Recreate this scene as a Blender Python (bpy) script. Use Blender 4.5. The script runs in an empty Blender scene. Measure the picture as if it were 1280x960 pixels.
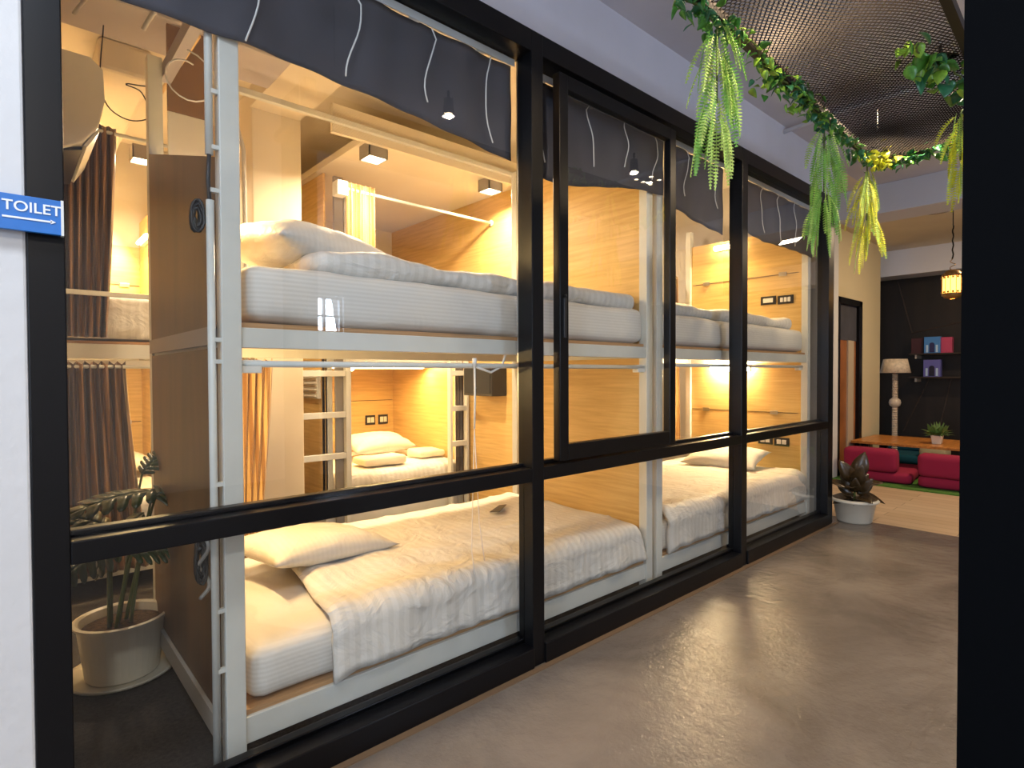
import bpy, math, random
from mathutils import Vector, Matrix, noise
R = math.radians
sc = bpy.context.scene
col = sc.collection

# ------------------------------------------------------------------ camera, world, big lights, exposure
CAM = Vector((0, 0, 1.2))
def make_camera():
    a = math.atan(790 / 710)
    fw = Vector((math.cos(a), math.sin(a), 0)); r = Vector((math.sin(a), -math.cos(a), 0)); u = Vector((0, 0, 1))
    t = R(1.05); f2 = fw * math.cos(t) - u * math.sin(t); u2 = u * math.cos(t) + fw * math.sin(t)
    q = R(.22); r3 = r * math.cos(q) - u2 * math.sin(q); u3 = u2 * math.cos(q) + r * math.sin(q)
    cd = bpy.data.cameras.new('camera'); co = bpy.data.objects.new('camera', cd); col.objects.link(co)
    cd.sensor_width = 36; cd.lens = 36 * 710 / 1280; cd.clip_start = .02; cd.clip_end = 60
    m = Matrix((r3, u3, -f2)).transposed().to_4x4(); m.translation = CAM
    co.matrix_world = m
    sc.camera = co
make_camera()
w = bpy.data.worlds.new('world'); sc.world = w; w.use_nodes = True
w.node_tree.nodes['Background'].inputs[0].default_value = (.62, .75, 1, 1)
w.node_tree.nodes['Background'].inputs[1].default_value = 1.6
sc.view_settings.view_transform = 'Standard'; sc.view_settings.look = 'None'
sc.view_settings.exposure = 0.0; sc.view_settings.gamma = 1; sc.view_settings.use_curve_mapping = False

def area(name, loc, target, sx, sy, power, color, spread=180):
    l = bpy.data.lights.new(name, 'AREA'); l.shape = 'RECTANGLE'; l.size = sx; l.size_y = sy
    l.energy = power; l.color = color; l.spread = R(spread)
    o = bpy.data.objects.new(name, l); col.objects.link(o); o.location = loc
    o.rotation_euler = (Vector(target) - Vector(loc)).to_track_quat('-Z', 'Y').to_euler()
    return o
def point(name, loc, power, color, rad=.03):
    l = bpy.data.lights.new(name, 'POINT'); l.energy = power; l.color = color; l.shadow_soft_size = rad
    o = bpy.data.objects.new(name, l); col.objects.link(o); o.location = loc; return o
WARM = (1, .67, .28); WARM2 = (1, .74, .46); COOL = (.72, .83, 1)
P_DAY, P_CEIL, P_BOX, P_BAR, P_STRIP, P_LOUNGE = 105, 60, 37, 30, 18, 1.0
area('daylight_end_window', (-3.85, -.7, 1.6), (.5, -.3, 2.6), 2.0, 1.5, P_DAY, COOL)
area('corridor_ceiling_light', (-.5, -1.5, 2.84), (-.5, -1.5, 0), .14, .14, P_CEIL, (1, .93, .84))

area('daylight_side_window', (2.82, -3.31, 1.93), (4.2, 1.0, 2.9), .62, .42, 70, (.62, .77, 1))
area('left_wall_fill_light', (-.35, .55, 2.84), (-.35, .55, 0), .5, .5, 34, (.74, .85, 1))  # added unseen light, grades the left wall from bright top to dim bottom

# ------------------------------------------------------------------ materials
MATS = {}
def mat(name, base=(.8, .8, .8), rough=.6, metal=0, spec=.5, noise_amt=0, noise_scale=8, bump=0, bump_scale=60, emit=None, estr=0, coat=0, stretch=None):
    m = bpy.data.materials.new(name); m.use_nodes = True
    nt = m.node_tree; b = nt.nodes['Principled BSDF']; L = nt.links.new
    b.inputs['Base Color'].default_value = (*base, 1); b.inputs['Roughness'].default_value = rough
    b.inputs['Metallic'].default_value = metal; b.inputs['Specular IOR Level'].default_value = spec
    if coat: b.inputs['Coat Weight'].default_value = coat
    tc = nt.nodes.new('ShaderNodeTexCoord'); src = tc.outputs['Object']
    if stretch:
        mp = nt.nodes.new('ShaderNodeMapping'); mp.inputs['Scale'].default_value = stretch
        L(src, mp.inputs[0]); src = mp.outputs[0]
    if noise_amt:
        n = nt.nodes.new('ShaderNodeTexNoise'); n.inputs['Scale'].default_value = noise_scale; n.inputs['Detail'].default_value = 5
        L(src, n.inputs[0])
        cr = nt.nodes.new('ShaderNodeValToRGB'); cr.color_ramp.elements[0].position = .3; cr.color_ramp.elements[1].position = .7
        lo = [max(0, c * (1 - noise_amt)) for c in base]; hi = [min(1, c * (1 + noise_amt)) for c in base]
        cr.color_ramp.elements[0].color = (*lo, 1); cr.color_ramp.elements[1].color = (*hi, 1)
        L(n.outputs[0], cr.inputs[0]); L(cr.outputs[0], b.inputs['Base Color'])
    if bump:
        n2 = nt.nodes.new('ShaderNodeTexNoise'); n2.inputs['Scale'].default_value = bump_scale; n2.inputs['Detail'].default_value = 4
        L(src, n2.inputs[0])
        bp = nt.nodes.new('ShaderNodeBump'); bp.inputs['Strength'].default_value = bump; bp.inputs['Distance'].default_value = .01
        L(n2.outputs[0], bp.inputs['Height']); L(bp.outputs[0], b.inputs['Normal'])
    if emit:
        b.inputs['Emission Color'].default_value = (*emit, 1); b.inputs['Emission Strength'].default_value = estr
    MATS[name] = m
    return m

black_metal = mat('black_metal', (.003, .003, .004), .34, .0, .3)
plaster_white = mat('plaster_white', (.66, .65, .64), .8, bump=.35, bump_scale=14, noise_amt=.05, noise_scale=2)
plaster_grey = mat('plaster_grey', (.60, .59, .66), .85, bump=.3, bump_scale=9, noise_amt=.08, noise_scale=1.5)
plaster_beam = mat('plaster_beam', (.62, .63, .70), .8, bump=.2, bump_scale=12)
plaster_room = mat('plaster_room', (.74, .66, .53), .85, bump=.2, bump_scale=8, noise_amt=.06, noise_scale=2)
plaster_cream = mat('plaster_cream', (.66, .56, .36), .8, bump=.1, bump_scale=20)
dark_wall = mat('dark_wood_panel', (.010, .006, .0045), .45, noise_amt=.5, noise_scale=3, stretch=(1, 3, .4))
white_metal = mat('white_metal', (.62, .63, .60), .38, noise_amt=.04, noise_scale=12)
white_plastic = mat('white_plastic', (.75, .74, .70), .4)
steel = mat('brushed_steel', (.55, .55, .55), .3, metal=1)
plywood_edge = mat('plywood', (.42, .24, .11), .65, noise_amt=.25, noise_scale=10, stretch=(.3, 4, 20))
wood_seat = mat('varnished_wood', (.50, .20, .045), .3, noise_amt=.3, noise_scale=6, stretch=(.4, 6, 6))
black_plastic = mat('black_plastic', (.012, .012, .014), .45)
cord_grey = mat('grey_cord', (.45, .43, .42), .5)
cord_black = mat('black_cord', (.02, .02, .02), .5)
string_white = mat('white_string', (.8, .8, .8), .6)
soil = mat('soil', (.07, .038, .02), .95, noise_amt=.6, noise_scale=60, bump=1, bump_scale=90)
pot_white = mat('pot_white', (.66, .62, .52), .35, noise_amt=.05, noise_scale=6)
leaf_dark = mat('leaf_dark', (.016, .04, .008), .3, noise_amt=.35, noise_scale=14)
leaf_green = mat('leaf_green', (.06, .22, .03), .4, noise_amt=.5, noise_scale=30)
leaf_light = mat('leaf_light', (.22, .42, .04), .45, noise_amt=.45, noise_scale=25)
leaf_teal = mat('leaf_teal', (.03, .16, .07), .35, noise_amt=.4, noise_scale=25)
fern_green = mat('fern_green', (.42, .62, .14), .5, noise_amt=.4, noise_scale=20)
fern_yellow = mat('fern_yellow', (.66, .68, .04), .5, noise_amt=.35, noise_scale=20)
fern_mid = mat('fern_mid', (.22, .48, .08), .5, noise_amt=.4, noise_scale=20)
leaf_rubber = mat('leaf_rubber', (.05, .03, .012), .25, noise_amt=.4, noise_scale=25)
stem_mat = mat('plant_stem', (.10, .13, .03), .6)
red_fabric = mat('red_fabric', (.27, .006, .045), .9, bump=.2, bump_scale=200)
teal_fabric = mat('teal_fabric', (.0, .07, .12), .9, bump=.2, bump_scale=200)
green_carpet = mat('green_carpet', (.06, .17, .02), .95, noise_amt=.3, noise_scale=60, bump=.6, bump_scale=200)
dark_carpet = mat('dark_carpet', (.03, .025, .022), .95, noise_amt=.5, noise_scale=70, bump=.5, bump_scale=220)
sign_blue = mat('sign_blue', (.018, .16, .52), .4, noise_amt=.08, noise_scale=20)
sign_white = mat('sign_white', (.85, .87, .9), .5)
blue_print = mat('blue_print', (.06, .22, .55), .4)
violet_print = mat('violet_print', (.12, .12, .42), .4)
pink_print = mat('pink_print', (.5, .06, .14), .4)
pearl = mat('pearl', (.62, .52, .42), .3)
brass = mat('aged_brass', (.35, .2, .07), .4, metal=.8)
mesh_metal = mat('expanded_metal', (.022, .017, .014), .42, metal=.6)
towel = mat('towel', (.75, .66, .5), .95, bump=.6, bump_scale=150)
lamp_glow = mat('lamp_glow', (1, .9, .7), .5, emit=(1, .80, .52), estr=22)
strip_glow = mat('strip_glow', (1, .9, .7), .5, emit=(1, .72, .38), estr=30)
hot_glow = mat('hot_glow', (1, .9, .7), .5, emit=(1, .74, .42), estr=75)
hotter_glow = mat('hotter_glow', (1, .9, .7), .5, emit=(1, .78, .48), estr=330)
lantern_glow = mat('lantern_glow', (1, .6, .2), .5, emit=(1, .45, .07), estr=5)

def wood_panel_mat():
    m = bpy.data.materials.new('maple_laminate'); m.use_nodes = True; nt = m.node_tree; L = nt.links.new
    b = nt.nodes['Principled BSDF']; b.inputs['Roughness'].default_value = .42
    tc = nt.nodes.new('ShaderNodeTexCoord'); mp = nt.nodes.new('ShaderNodeMapping')
    mp.inputs['Scale'].default_value = (.8, .8, 14); L(tc.outputs['Object'], mp.inputs[0])
    n = nt.nodes.new('ShaderNodeTexNoise'); n.inputs['Scale'].default_value = 4; n.inputs['Detail'].default_value = 8; n.inputs['Distortion'].default_value = .6
    L(mp.outputs[0], n.inputs[0])
    cr = nt.nodes.new('ShaderNodeValToRGB')
    cr.color_ramp.elements[0].position = .32; cr.color_ramp.elements[0].color = (.56, .36, .12, 1)
    cr.color_ramp.elements[1].position = .7; cr.color_ramp.elements[1].color = (.72, .49, .19, 1)
    L(n.outputs[0], cr.inputs[0]); L(cr.outputs[0], b.inputs['Base Color'])
    return m
maple = wood_panel_mat()

def concrete_mat():
    m = bpy.data.materials.new('polished_concrete'); m.use_nodes = True; nt = m.node_tree; L = nt.links.new
    b = nt.nodes['Principled BSDF']
    tc = nt.nodes.new('ShaderNodeTexCoord')
    n = nt.nodes.new('ShaderNodeTexNoise'); n.inputs['Scale'].default_value = 1.6; n.inputs['Detail'].default_value = 9; n.inputs['Roughness'].default_value = .62; n.inputs['Distortion'].default_value = .5
    L(tc.outputs['Object'], n.inputs[0])
    cr = nt.nodes.new('ShaderNodeValToRGB')
    cr.color_ramp.elements[0].position = .33; cr.color_ramp.elements[0].color = (.115, .098, .084, 1)
    cr.color_ramp.elements[1].position = .72; cr.color_ramp.elements[1].color = (.225, .195, .168, 1)
    L(n.outputs[0], cr.inputs[0]); L(cr.outputs[0], b.inputs['Base Color'])
    n2 = nt.nodes.new('ShaderNodeTexNoise'); n2.inputs['Scale'].default_value = 7; n2.inputs['Detail'].default_value = 8; n2.inputs['Roughness'].default_value = .6
    L(tc.outputs['Object'], n2.inputs[0])
    mr = nt.nodes.new('ShaderNodeMapRange'); mr.inputs[3].default_value = .10; mr.inputs[4].default_value = .30
    L(n2.outputs[0], mr.inputs[0]); L(mr.outputs[0], b.inputs['Roughness'])
    n3 = nt.nodes.new('ShaderNodeTexNoise'); n3.inputs['Scale'].default_value = 17; n3.inputs['Detail'].default_value = 6; n3.inputs['Roughness'].default_value = .65
    L(tc.outputs['Object'], n3.inputs[0])
    bp = nt.nodes.new('ShaderNodeBump'); bp.inputs['Strength'].default_value = .8; bp.inputs['Distance'].default_value = .008
    L(n3.outputs[0], bp.inputs['Height']); L(bp.outputs[0], b.inputs['Normal'])
    return m
concrete = concrete_mat()

def plank_mat():
    m = bpy.data.materials.new('oak_planks'); m.use_nodes = True; nt = m.node_tree; L = nt.links.new
    b = nt.nodes['Principled BSDF']; b.inputs['Roughness'].default_value = .45
    tc = nt.nodes.new('ShaderNodeTexCoord'); mp = nt.nodes.new('ShaderNodeMapping'); mp.inputs['Rotation'].default_value = (0, 0, R(90))
    L(tc.outputs['Object'], mp.inputs[0])
    br = nt.nodes.new('ShaderNodeTexBrick'); br.inputs['Scale'].default_value = 1; br.inputs['Brick Width'].default_value = 1.1; br.inputs['Row Height'].default_value = .13
    br.inputs['Mortar Size'].default_value = .002
    br.inputs['Color1'].default_value = (.46, .33, .20, 1); br.inputs['Color2'].default_value = (.56, .42, .28, 1); br.inputs['Mortar'].default_value = (.10, .06, .03, 1)
    L(mp.outputs[0], br.inputs[0]); L(br.outputs[0], b.inputs['Base Color'])
    return m
planks = plank_mat()

def linen_mat():
    # white cotton with satin stripes woven 2 cm apart
    m = bpy.data.materials.new('striped_linen'); m.use_nodes = True; nt = m.node_tree; L = nt.links.new
    b = nt.nodes['Principled BSDF']; b.inputs['Specular IOR Level'].default_value = .3
    tc = nt.nodes.new('ShaderNodeTexCoord')
    wv = nt.nodes.new('ShaderNodeTexWave'); wv.inputs['Scale'].default_value = 7.5; wv.bands_direction = 'X'; wv.inputs['Distortion'].default_value = .25
    L(tc.outputs['Object'], wv.inputs[0])
    cr = nt.nodes.new('ShaderNodeValToRGB'); cr.color_ramp.elements[0].position = .42; cr.color_ramp.elements[1].position = .58
    cr.color_ramp.elements[0].color = (.645, .625, .59, 1); cr.color_ramp.elements[1].color = (.70, .68, .65, 1)
    L(wv.outputs[0], cr.inputs[0]); L(cr.outputs[0], b.inputs['Base Color'])
    mr = nt.nodes.new('ShaderNodeMapRange'); mr.inputs[3].default_value = .5; mr.inputs[4].default_value = .65
    L(wv.outputs[0], mr.inputs[0]); L(mr.outputs[0], b.inputs['Roughness'])
    n = nt.nodes.new('ShaderNodeTexNoise'); n.inputs['Scale'].default_value = 9; n.inputs['Detail'].default_value = 5; n.inputs['Distortion'].default_value = 1.2
    L(tc.outputs['Object'], n.inputs[0])
    bp = nt.nodes.new('ShaderNodeBump'); bp.inputs['Strength'].default_value = .6; bp.inputs['Distance'].default_value = .03
    L(n.outputs[0], bp.inputs['Height']); L(bp.outputs[0], b.inputs['Normal'])
    return m
linen = linen_mat()
def sheet_mat():
    m = linen.copy(); m.name = 'fitted_sheet_stripes'
    for n in m.node_tree.nodes:
        if n.type == 'TEX_WAVE': n.bands_direction = 'Z'; n.inputs['Scale'].default_value = 22; n.inputs['Distortion'].default_value = .1
        if n.type == 'BUMP': n.inputs['Strength'].default_value = .12
    return m
sheet = sheet_mat()
def pillow_mat():
    m = linen.copy(); m.name = 'pillow_cotton'
    for n in m.node_tree.nodes:
        if n.type == 'VALTORGB': n.color_ramp.elements[0].color = (.675, .655, .62, 1)
        if n.type == 'TEX_WAVE': n.inputs['Scale'].default_value = 14
        if n.type == 'BUMP': n.inputs['Strength'].default_value = .3
    return m
pillow_cotton = pillow_mat()

def curtain_mat(name, c1, c2, scale):
    m = bpy.data.materials.new(name); m.use_nodes = True; nt = m.node_tree; L = nt.links.new
    b = nt.nodes['Principled BSDF']; b.inputs['Roughness'].default_value = .42; b.inputs['Sheen Weight'].default_value = .3
    tc = nt.nodes.new('ShaderNodeTexCoord')
    wv = nt.nodes.new('ShaderNodeTexWave'); wv.inputs['Scale'].default_value = scale; wv.bands_direction = 'X'
    L(tc.outputs['Generated'], wv.inputs[0])
    cr = nt.nodes.new('ShaderNodeValToRGB'); cr.color_ramp.elements[0].position = .4; cr.color_ramp.elements[1].position = .6
    cr.color_ramp.elements[0].color = (*c1, 1); cr.color_ramp.elements[1].color = (*c2, 1)
    L(wv.outputs[0], cr.inputs[0]); L(cr.outputs[0], b.inputs['Base Color'])
    wz = nt.nodes.new('ShaderNodeTexWave'); wz.inputs['Scale'].default_value = 24; wz.bands_direction = 'Z'
    L(tc.outputs['Object'], wz.inputs[0])
    bp = nt.nodes.new('ShaderNodeBump'); bp.inputs['Strength'].default_value = .15; bp.inputs['Distance'].default_value = .003
    L(wz.outputs[0], bp.inputs['Height']); L(bp.outputs[0], b.inputs['Normal'])
    return m
curtain_brown = curtain_mat('brown_curtain', (.06, .03, .015), (.23, .12, .05), 2.2)
curtain_gold = curtain_mat('gold_curtain', (.30, .15, .04), (.62, .40, .16), 2.5)
fabric_dark = mat('charcoal_fabric', (.05, .05, .066), .85, noise_amt=.2, noise_scale=5)

def glass_mat():
    m = bpy.data.materials.new('clear_glass'); m.use_nodes = True; nt = m.node_tree; L = nt.links.new
    nt.nodes.remove(nt.nodes['Principled BSDF']); out = nt.nodes['Material Output']
    fr = nt.nodes.new('ShaderNodeFresnel'); fr.inputs[0].default_value = 1.5
    g = nt.nodes.new('ShaderNodeNewGeometry')
    inv = nt.nodes.new('ShaderNodeMath'); inv.operation = 'SUBTRACT'; inv.inputs[0].default_value = 1; L(g.outputs['Backfacing'], inv.inputs[1])
    m1 = nt.nodes.new('ShaderNodeMath'); m1.operation = 'MULTIPLY'; L(fr.outputs[0], m1.inputs[0]); L(inv.outputs[0], m1.inputs[1])
    m2 = nt.nodes.new('ShaderNodeMath'); m2.operation = 'MULTIPLY'; m2.inputs[1].default_value = 1.9; m2.use_clamp = True; L(m1.outputs[0], m2.inputs[0])
    tr = nt.nodes.new('ShaderNodeBsdfTransparent'); tr.inputs[0].default_value = (.97, .98, .975, 1)
    gl = nt.nodes.new('ShaderNodeBsdfGlossy'); gl.inputs['Roughness'].default_value = 0
    mx = nt.nodes.new('ShaderNodeMixShader'); L(m2.outputs[0], mx.inputs[0]); L(tr.outputs[0], mx.inputs[1]); L(gl.outputs[0], mx.inputs[2])
    L(mx.outputs[0], out.inputs[0])
    return m
glass = glass_mat()

# ------------------------------------------------------------------ mesh building
class MB:
    def __init__(s): s.v = []; s.f = []
    def add(s, vs, fs):
        k = len(s.v); s.v += [tuple(v) for v in vs]; s.f += [tuple(i + k for i in f) for f in fs]; return s
    def box(s, x0, x1, y0, y1, z0, z1):
        x0, x1 = sorted((x0, x1)); y0, y1 = sorted((y0, y1)); z0, z1 = sorted((z0, z1))
        return s.add([(x0,y0,z0),(x1,y0,z0),(x1,y1,z0),(x0,y1,z0),(x0,y0,z1),(x1,y0,z1),(x1,y1,z1),(x0,y1,z1)],
                     [(0,3,2,1),(4,5,6,7),(0,1,5,4),(1,2,6,5),(2,3,7,6),(3,0,4,7)])
    def tube(s, pts, r, n=8, cap=True, r2=None):
        pts = [Vector(p) for p in pts]; vs = []; fs = []
        up = Vector((0, 0, 1)); prev = None
        for i, p in enumerate(pts):
            d = (pts[min(i + 1, len(pts) - 1)] - pts[max(i - 1, 0)])
            d = d.normalized() if d.length > 1e-9 else Vector((0, 0, 1))
            a = d.cross(up if abs(d.dot(up)) < .95 else Vector((1, 0, 0))).normalized() if prev is None else (prev - d * prev.dot(d)).normalized()
            prev = a; b = d.cross(a)
            rr = r[i] if isinstance(r, (list, tuple)) else (r if r2 is None else r + (r2 - r) * i / (len(pts) - 1))
            for k in range(n):
                t = 2 * math.pi * k / n; vs.append(p + a * math.cos(t) * rr + b * math.sin(t) * rr)
        for i in range(len(pts) - 1):
            for k in range(n):
                fs.append((i*n+k, i*n+(k+1)%n, (i+1)*n+(k+1)%n, (i+1)*n+k))
        if cap:
            fs.append(tuple(range(n))[::-1]); fs.append(tuple((len(pts)-1)*n + k for k in range(n)))
        return s.add(vs, fs)
    def lathe(s, prof, c=(0,0,0), n=32):
        vs = []; fs = []
        for (r, z) in prof:
            for k in range(n):
                t = 2*math.pi*k/n; vs.append((c[0]+r*math.cos(t), c[1]+r*math.sin(t), c[2]+z))
        for i in range(len(prof)-1):
            for k in range(n): fs.append((i*n+k, i*n+(k+1)%n, (i+1)*n+(k+1)%n, (i+1)*n+k))
        return s.add(vs, fs)
    def grid(s, fn, nu, nv):
        vs = [fn(i/nu, j/nv) for j in range(nv+1) for i in range(nu+1)]
        fs = [(j*(nu+1)+i, j*(nu+1)+i+1, (j+1)*(nu+1)+i+1, (j+1)*(nu+1)+i) for j in range(nv) for i in range(nu)]
        return s.add(vs, fs)
    def build(s, name, m, parent=None, bevel=0, smooth=False, seg=2, solid=0, subd=0, label=None):
        # bevel in metres; vertices are world coordinates, the object's origin is its parent's (or its own base)
        if parent is None:
            xs = [v[0] for v in s.v]; ys = [v[1] for v in s.v]; zs = [v[2] for v in s.v]
            o0 = Vector(((min(xs)+max(xs))/2, (min(ys)+max(ys))/2, min(zs)))
        else: o0 = Vector(parent.get('_o', (0, 0, 0)))
        me = bpy.data.meshes.new(name); me.from_pydata([Vector(v)-o0 for v in s.v], [], s.f); me.validate(); me.update()
        me.materials.append(m)
        if smooth: me.polygons.foreach_set('use_smooth', [True]*len(me.polygons))
        o = bpy.data.objects.new(name, me); col.objects.link(o)
        o['_o'] = tuple(o0)
        if parent is None: o.location = o0
        else: o.parent = parent
        if solid:
            md = o.modifiers.new('thickness', 'SOLIDIFY'); md.thickness = solid; md.offset = 0
        if bevel:
            md = o.modifiers.new('bevel', 'BEVEL'); md.width = bevel; md.segments = seg; md.limit_method = 'ANGLE'
        if subd:
            md = o.modifiers.new('subdivision', 'SUBSURF'); md.levels = subd; md.render_levels = subd
        if label: o['label'] = label
        return o

def tag(o, label, cat, group=None):
    o['label'] = label; o['category'] = cat
    if group: o['group'] = group
    return o
def thing(name, label, cat, loc, group=None):
    o = bpy.data.objects.new(name, None); col.objects.link(o); o.location = loc; o.empty_display_size = .05
    o['_o'] = tuple(loc)
    return tag(o, label, cat, group)
def struct(o): o['kind'] = 'structure'; return o
def copy_thing(root, loc, label, group=None):
    r = root.copy(); col.objects.link(r); r.location = loc; r['label'] = label
    if group: r['group'] = group
    for ch in list(root.children):
        c = ch.copy(); col.objects.link(c); c.parent = r
        for g in list(ch.children):
            d = g.copy(); col.objects.link(d); d.parent = c
    return r
def sm(pts, n=6):
    p = [Vector(q) for q in pts]; p = [p[0]*2-p[1]]+p+[p[-1]*2-p[-2]]; out = []
    for i in range(1, len(p)-2):
        for k in range(n):
            t = k/n; a, b, c, d = p[i-1], p[i], p[i+1], p[i+2]
            out.append(.5*((2*b)+(c-a)*t+(2*a-5*b+4*c-d)*t*t+(3*b-a-3*c+d)*t**3))
    return out+[p[-2]]
def B(x0, x1, y0, y1, z0, z1): return MB().box(x0, x1, y0, y1, z0, z1)

# ------------------------------------------------------------------ room shell
CZ = 2.88
struct(B(-4, 5.16, -3.2, 1.74, -.1, 0).build('floor', concrete))
struct(B(5.16, 10, -3.2, 5, -.1, 0).build('floor_lounge', planks))
struct(B(-1.6, 5.16, 1.74, 5, -.1, 0).build('floor_dormitory', dark_carpet))
struct(B(-4, 5.9, -3.2, 1.7, CZ, CZ+.15).build('ceiling', plaster_grey))
struct(B(5.9, 10, -3.2, 5.2, CZ, CZ+.15).build('ceiling_lounge', plaster_room))
struct(B(-1.6, 5.9, 1.7, 5.2, CZ, CZ+.15).build('ceiling_dormitory', plaster_room))
struct(B(-4, .045, 1.65, 1.8, 0, CZ).build('wall_left', plaster_white, bevel=.006))
struct(B(-4.15, -4, -3.2, 1.8, 0, CZ).build('wall_behind', plaster_white))
# wall across the corridor with three little panes high up
ws = MB(); ws.box(-4, 2.5, -3.35, -3.2, 0, CZ); ws.box(3.15, 10, -3.35, -3.2, 0, CZ); ws.box(2.5, 3.15, -3.35, -3.2, 0, 1.7); ws.box(2.5, 3.15, -3.35, -3.2, 2.15, CZ)
struct(ws.build('wall_opposite', plaster_white))
wf = MB()
for x in (2.5, 2.7, 2.91, 3.12): wf.box(x, x+.03, -3.3, -3.25, 1.7, 2.15)
wf.box(2.5, 3.15, -3.3, -3.25, 1.7, 1.73); wf.box(2.5, 3.15, -3.3, -3.25, 2.12, 2.15); wf.box(2.5, 3.15, -3.3, -3.25, 1.9, 1.92)
struct(wf.build('window_3', black_metal))
struct(B(.06, 4.95, 1.612, 1.638, 0, .005).build('trim_10', mat('threshold_strip', (.16, .10, .055), .6)))
# wall above the glass front
struct(B(-.0, 5.0, 1.66, 1.74, 2.575, CZ).build('wall_above_glass', plaster_grey))
struct(B(-1.6, 5.1, 4.95, 5.1, 0, CZ).build('wall_back', plaster_room))
struct(B(-1.75, -1.6, 1.8, 5.1, 0, CZ).build('wall_dormitory_side', plaster_room))
struct(B(-.02, .10, 1.8, 3.66, 0, CZ).build('wall_entry', plaster_room))
struct(B(4.94, 5.06, 1.76, 4.95, 0, CZ).build('wall_right', plaster_white))
# beams
struct(B(5.87, 6.25, -3.2, 1.95, 2.62, CZ).build('trim_1', plaster_beam, bevel=.004))
struct(B(9.2, 9.6, -3.2, 5, 2.53, CZ).build('trim_2', plaster_beam, bevel=.004))
struct(B(-1.9, -1.5, -3.2, 1.65, 2.6, CZ).build('trim_3', plaster_beam, bevel=.004))
struct(B(1.1, 1.39, 1.76, 3.5, 2.76, CZ).build('trim_4', plaster_room, bevel=.004))
struct(B(.38, .61, 3.46, 4.94, 2.72, CZ).build('trim_5', plaster_room, bevel=.02))
struct(B(.1, 1.1, 2.86, 3.2, 2.75, CZ).build('trim_6', mat('plaster_lilac', (.46, .42, .44), .8, bump=.2, bump_scale=9), bevel=.006))
# column and dropped ceiling over the rear bunks
struct(B(1.11, 1.40, 3.5, 3.78, 0, CZ).build('wall_column', plaster_room, bevel=.006))
struct(B(1.62, 2.88, 3.08, 4.95, 2.585, 2.63).build('ceiling_dropped', plaster_room))
struct(B(1.40, 2.88, 3.05, 3.08, 2.56, 2.72).build('trim_7', plaster_room))
struct(B(2.87, 2.91, 2.95, 4.95, 0, 2.66).build('wall_partition', maple))
# lounge walls
struct(B(7.05, 8.8, 2.38, 2.5, 0, CZ).build('wall_cream', plaster_cream))
struct(B(6.95, 7.09, 2.33, 2.5, 0, CZ).build('trim_8', plaster_white, bevel=.004))
struct(B(9.6, 9.75, -3.2, 5, 0, CZ).build('wall_far', dark_wall))
struct(B(8.8, 9.6, 2.7, 2.8, 0, CZ).build('wall_lounge_side', dark_wall))
struct(B(5.06, 7.05, 2.5, 2.6, 0, CZ).build('wall_return', plaster_white))
# slanted panel joints on the dark wall
pj = MB()
for (y0, z0, y1, z1) in ((2.38, 2.5, 2.2, 1.75), (2.2, 1.75, 1.3, 1.95), (2.0, 1.1, 2.3, .35), (1.75, 1.1, 1.9, .3), (1.62, 2.5, 1.6, 1.9)):
    pj.tube([(9.6, y0, z0), (9.6, y1, z1)], .008, 6)
struct(pj.build('trim_9', mat('panel_joint_metal', (.05, .035, .03), .4)))
# dark column at the right
struct(B(1.3, 1.36, -.16, .2235, 0, CZ).build('wall_black_column', mat('black_column', (.0015, .002, .003), .7, spec=.04)))
# black framed door in the cream wall
dr = thing('door_1', 'black framed glass door in the cream lounge wall', 'door', (7.5, 2.38, 0)); dr['kind'] = 'structure'
f = MB(); f.box(7.1, 7.16, 2.33, 2.38, 0, 2.07); f.box(7.82, 7.92, 2.33, 2.38, 0, 2.07); f.box(7.1, 7.92, 2.33, 2.38, 2.0, 2.07); f.box(7.1, 7.92, 2.33, 2.38, 0, .1)
f.build('door_frame', black_metal, dr, bevel=.003)
B(7.16, 7.82, 2.374, 2.379, .1, 2.0).build('door_leaf', mat('door_brown', (.30, .11, .03), .3, noise_amt=.3, noise_scale=4), dr)
B(7.16, 7.82, 2.368, 2.373, 1.58, 2.0).build('door_blind', fabric_dark, dr)
B(7.5, 7.70, 2.355, 2.373, .1, 1.58).build('door_post', mat('door_post_pale', (.5, .4, .28), .5), dr)

# ------------------------------------------------------------------ glass front
g1 = thing('window_1', 'black framed glass front of the dormitory along the corridor', 'window', (2.4, 1.69, 0)); struct(g1)
YF, YB = 1.65, 1.735
MX = [(.045, .113), (1.594, 1.66), (3.38, 3.454), (4.81, 4.914)]
for (a, b) in MX:
    B(a, b, YF, YB, 0, 2.575).build('mullion', black_metal, g1, bevel=.003)
B(.045, 4.914, YF+.001, YB+.02, 2.49, 2.577).build('head_rail', black_metal, g1, bevel=.003)
for i in range(3):
    x0, x1 = MX[i][1], MX[i+1][0]
    t = MB(); t.box(x0, x1, YF, YB, .76, .815); t.box(x0, x1, YB-.03, YB+.005, .815, .83)
    t.build('transom', black_metal, g1, bevel=.003)
    s_ = MB(); s_.box(x0, x1, YF-.01, YB, 0, .085); s_.box(x0, x1, YB-.035, YB, .085, .105)
    s_.build('sill_rail', black_metal, g1, bevel=.004)
    B(x0, x1, 1.70, 1.706, .085, .76).build('glass_pane', glass, g1)
    if i != 1: B(x0, x1, 1.70, 1.706, .815, 2.49).build('glass_pane', glass, g1)
B(1.6, 1.62, YB, YB+.012, .815, 2.49).build('weather_strip', steel, g1)
B(2.60, 3.38, 1.712, 1.718, .815, 2.49).build('glass_pane', glass, g1)
g2 = thing('window_2', 'black sliding sash in the middle bay of the glass front', 'window', (2.2, 1.66, .815)); struct(g2)
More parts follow.
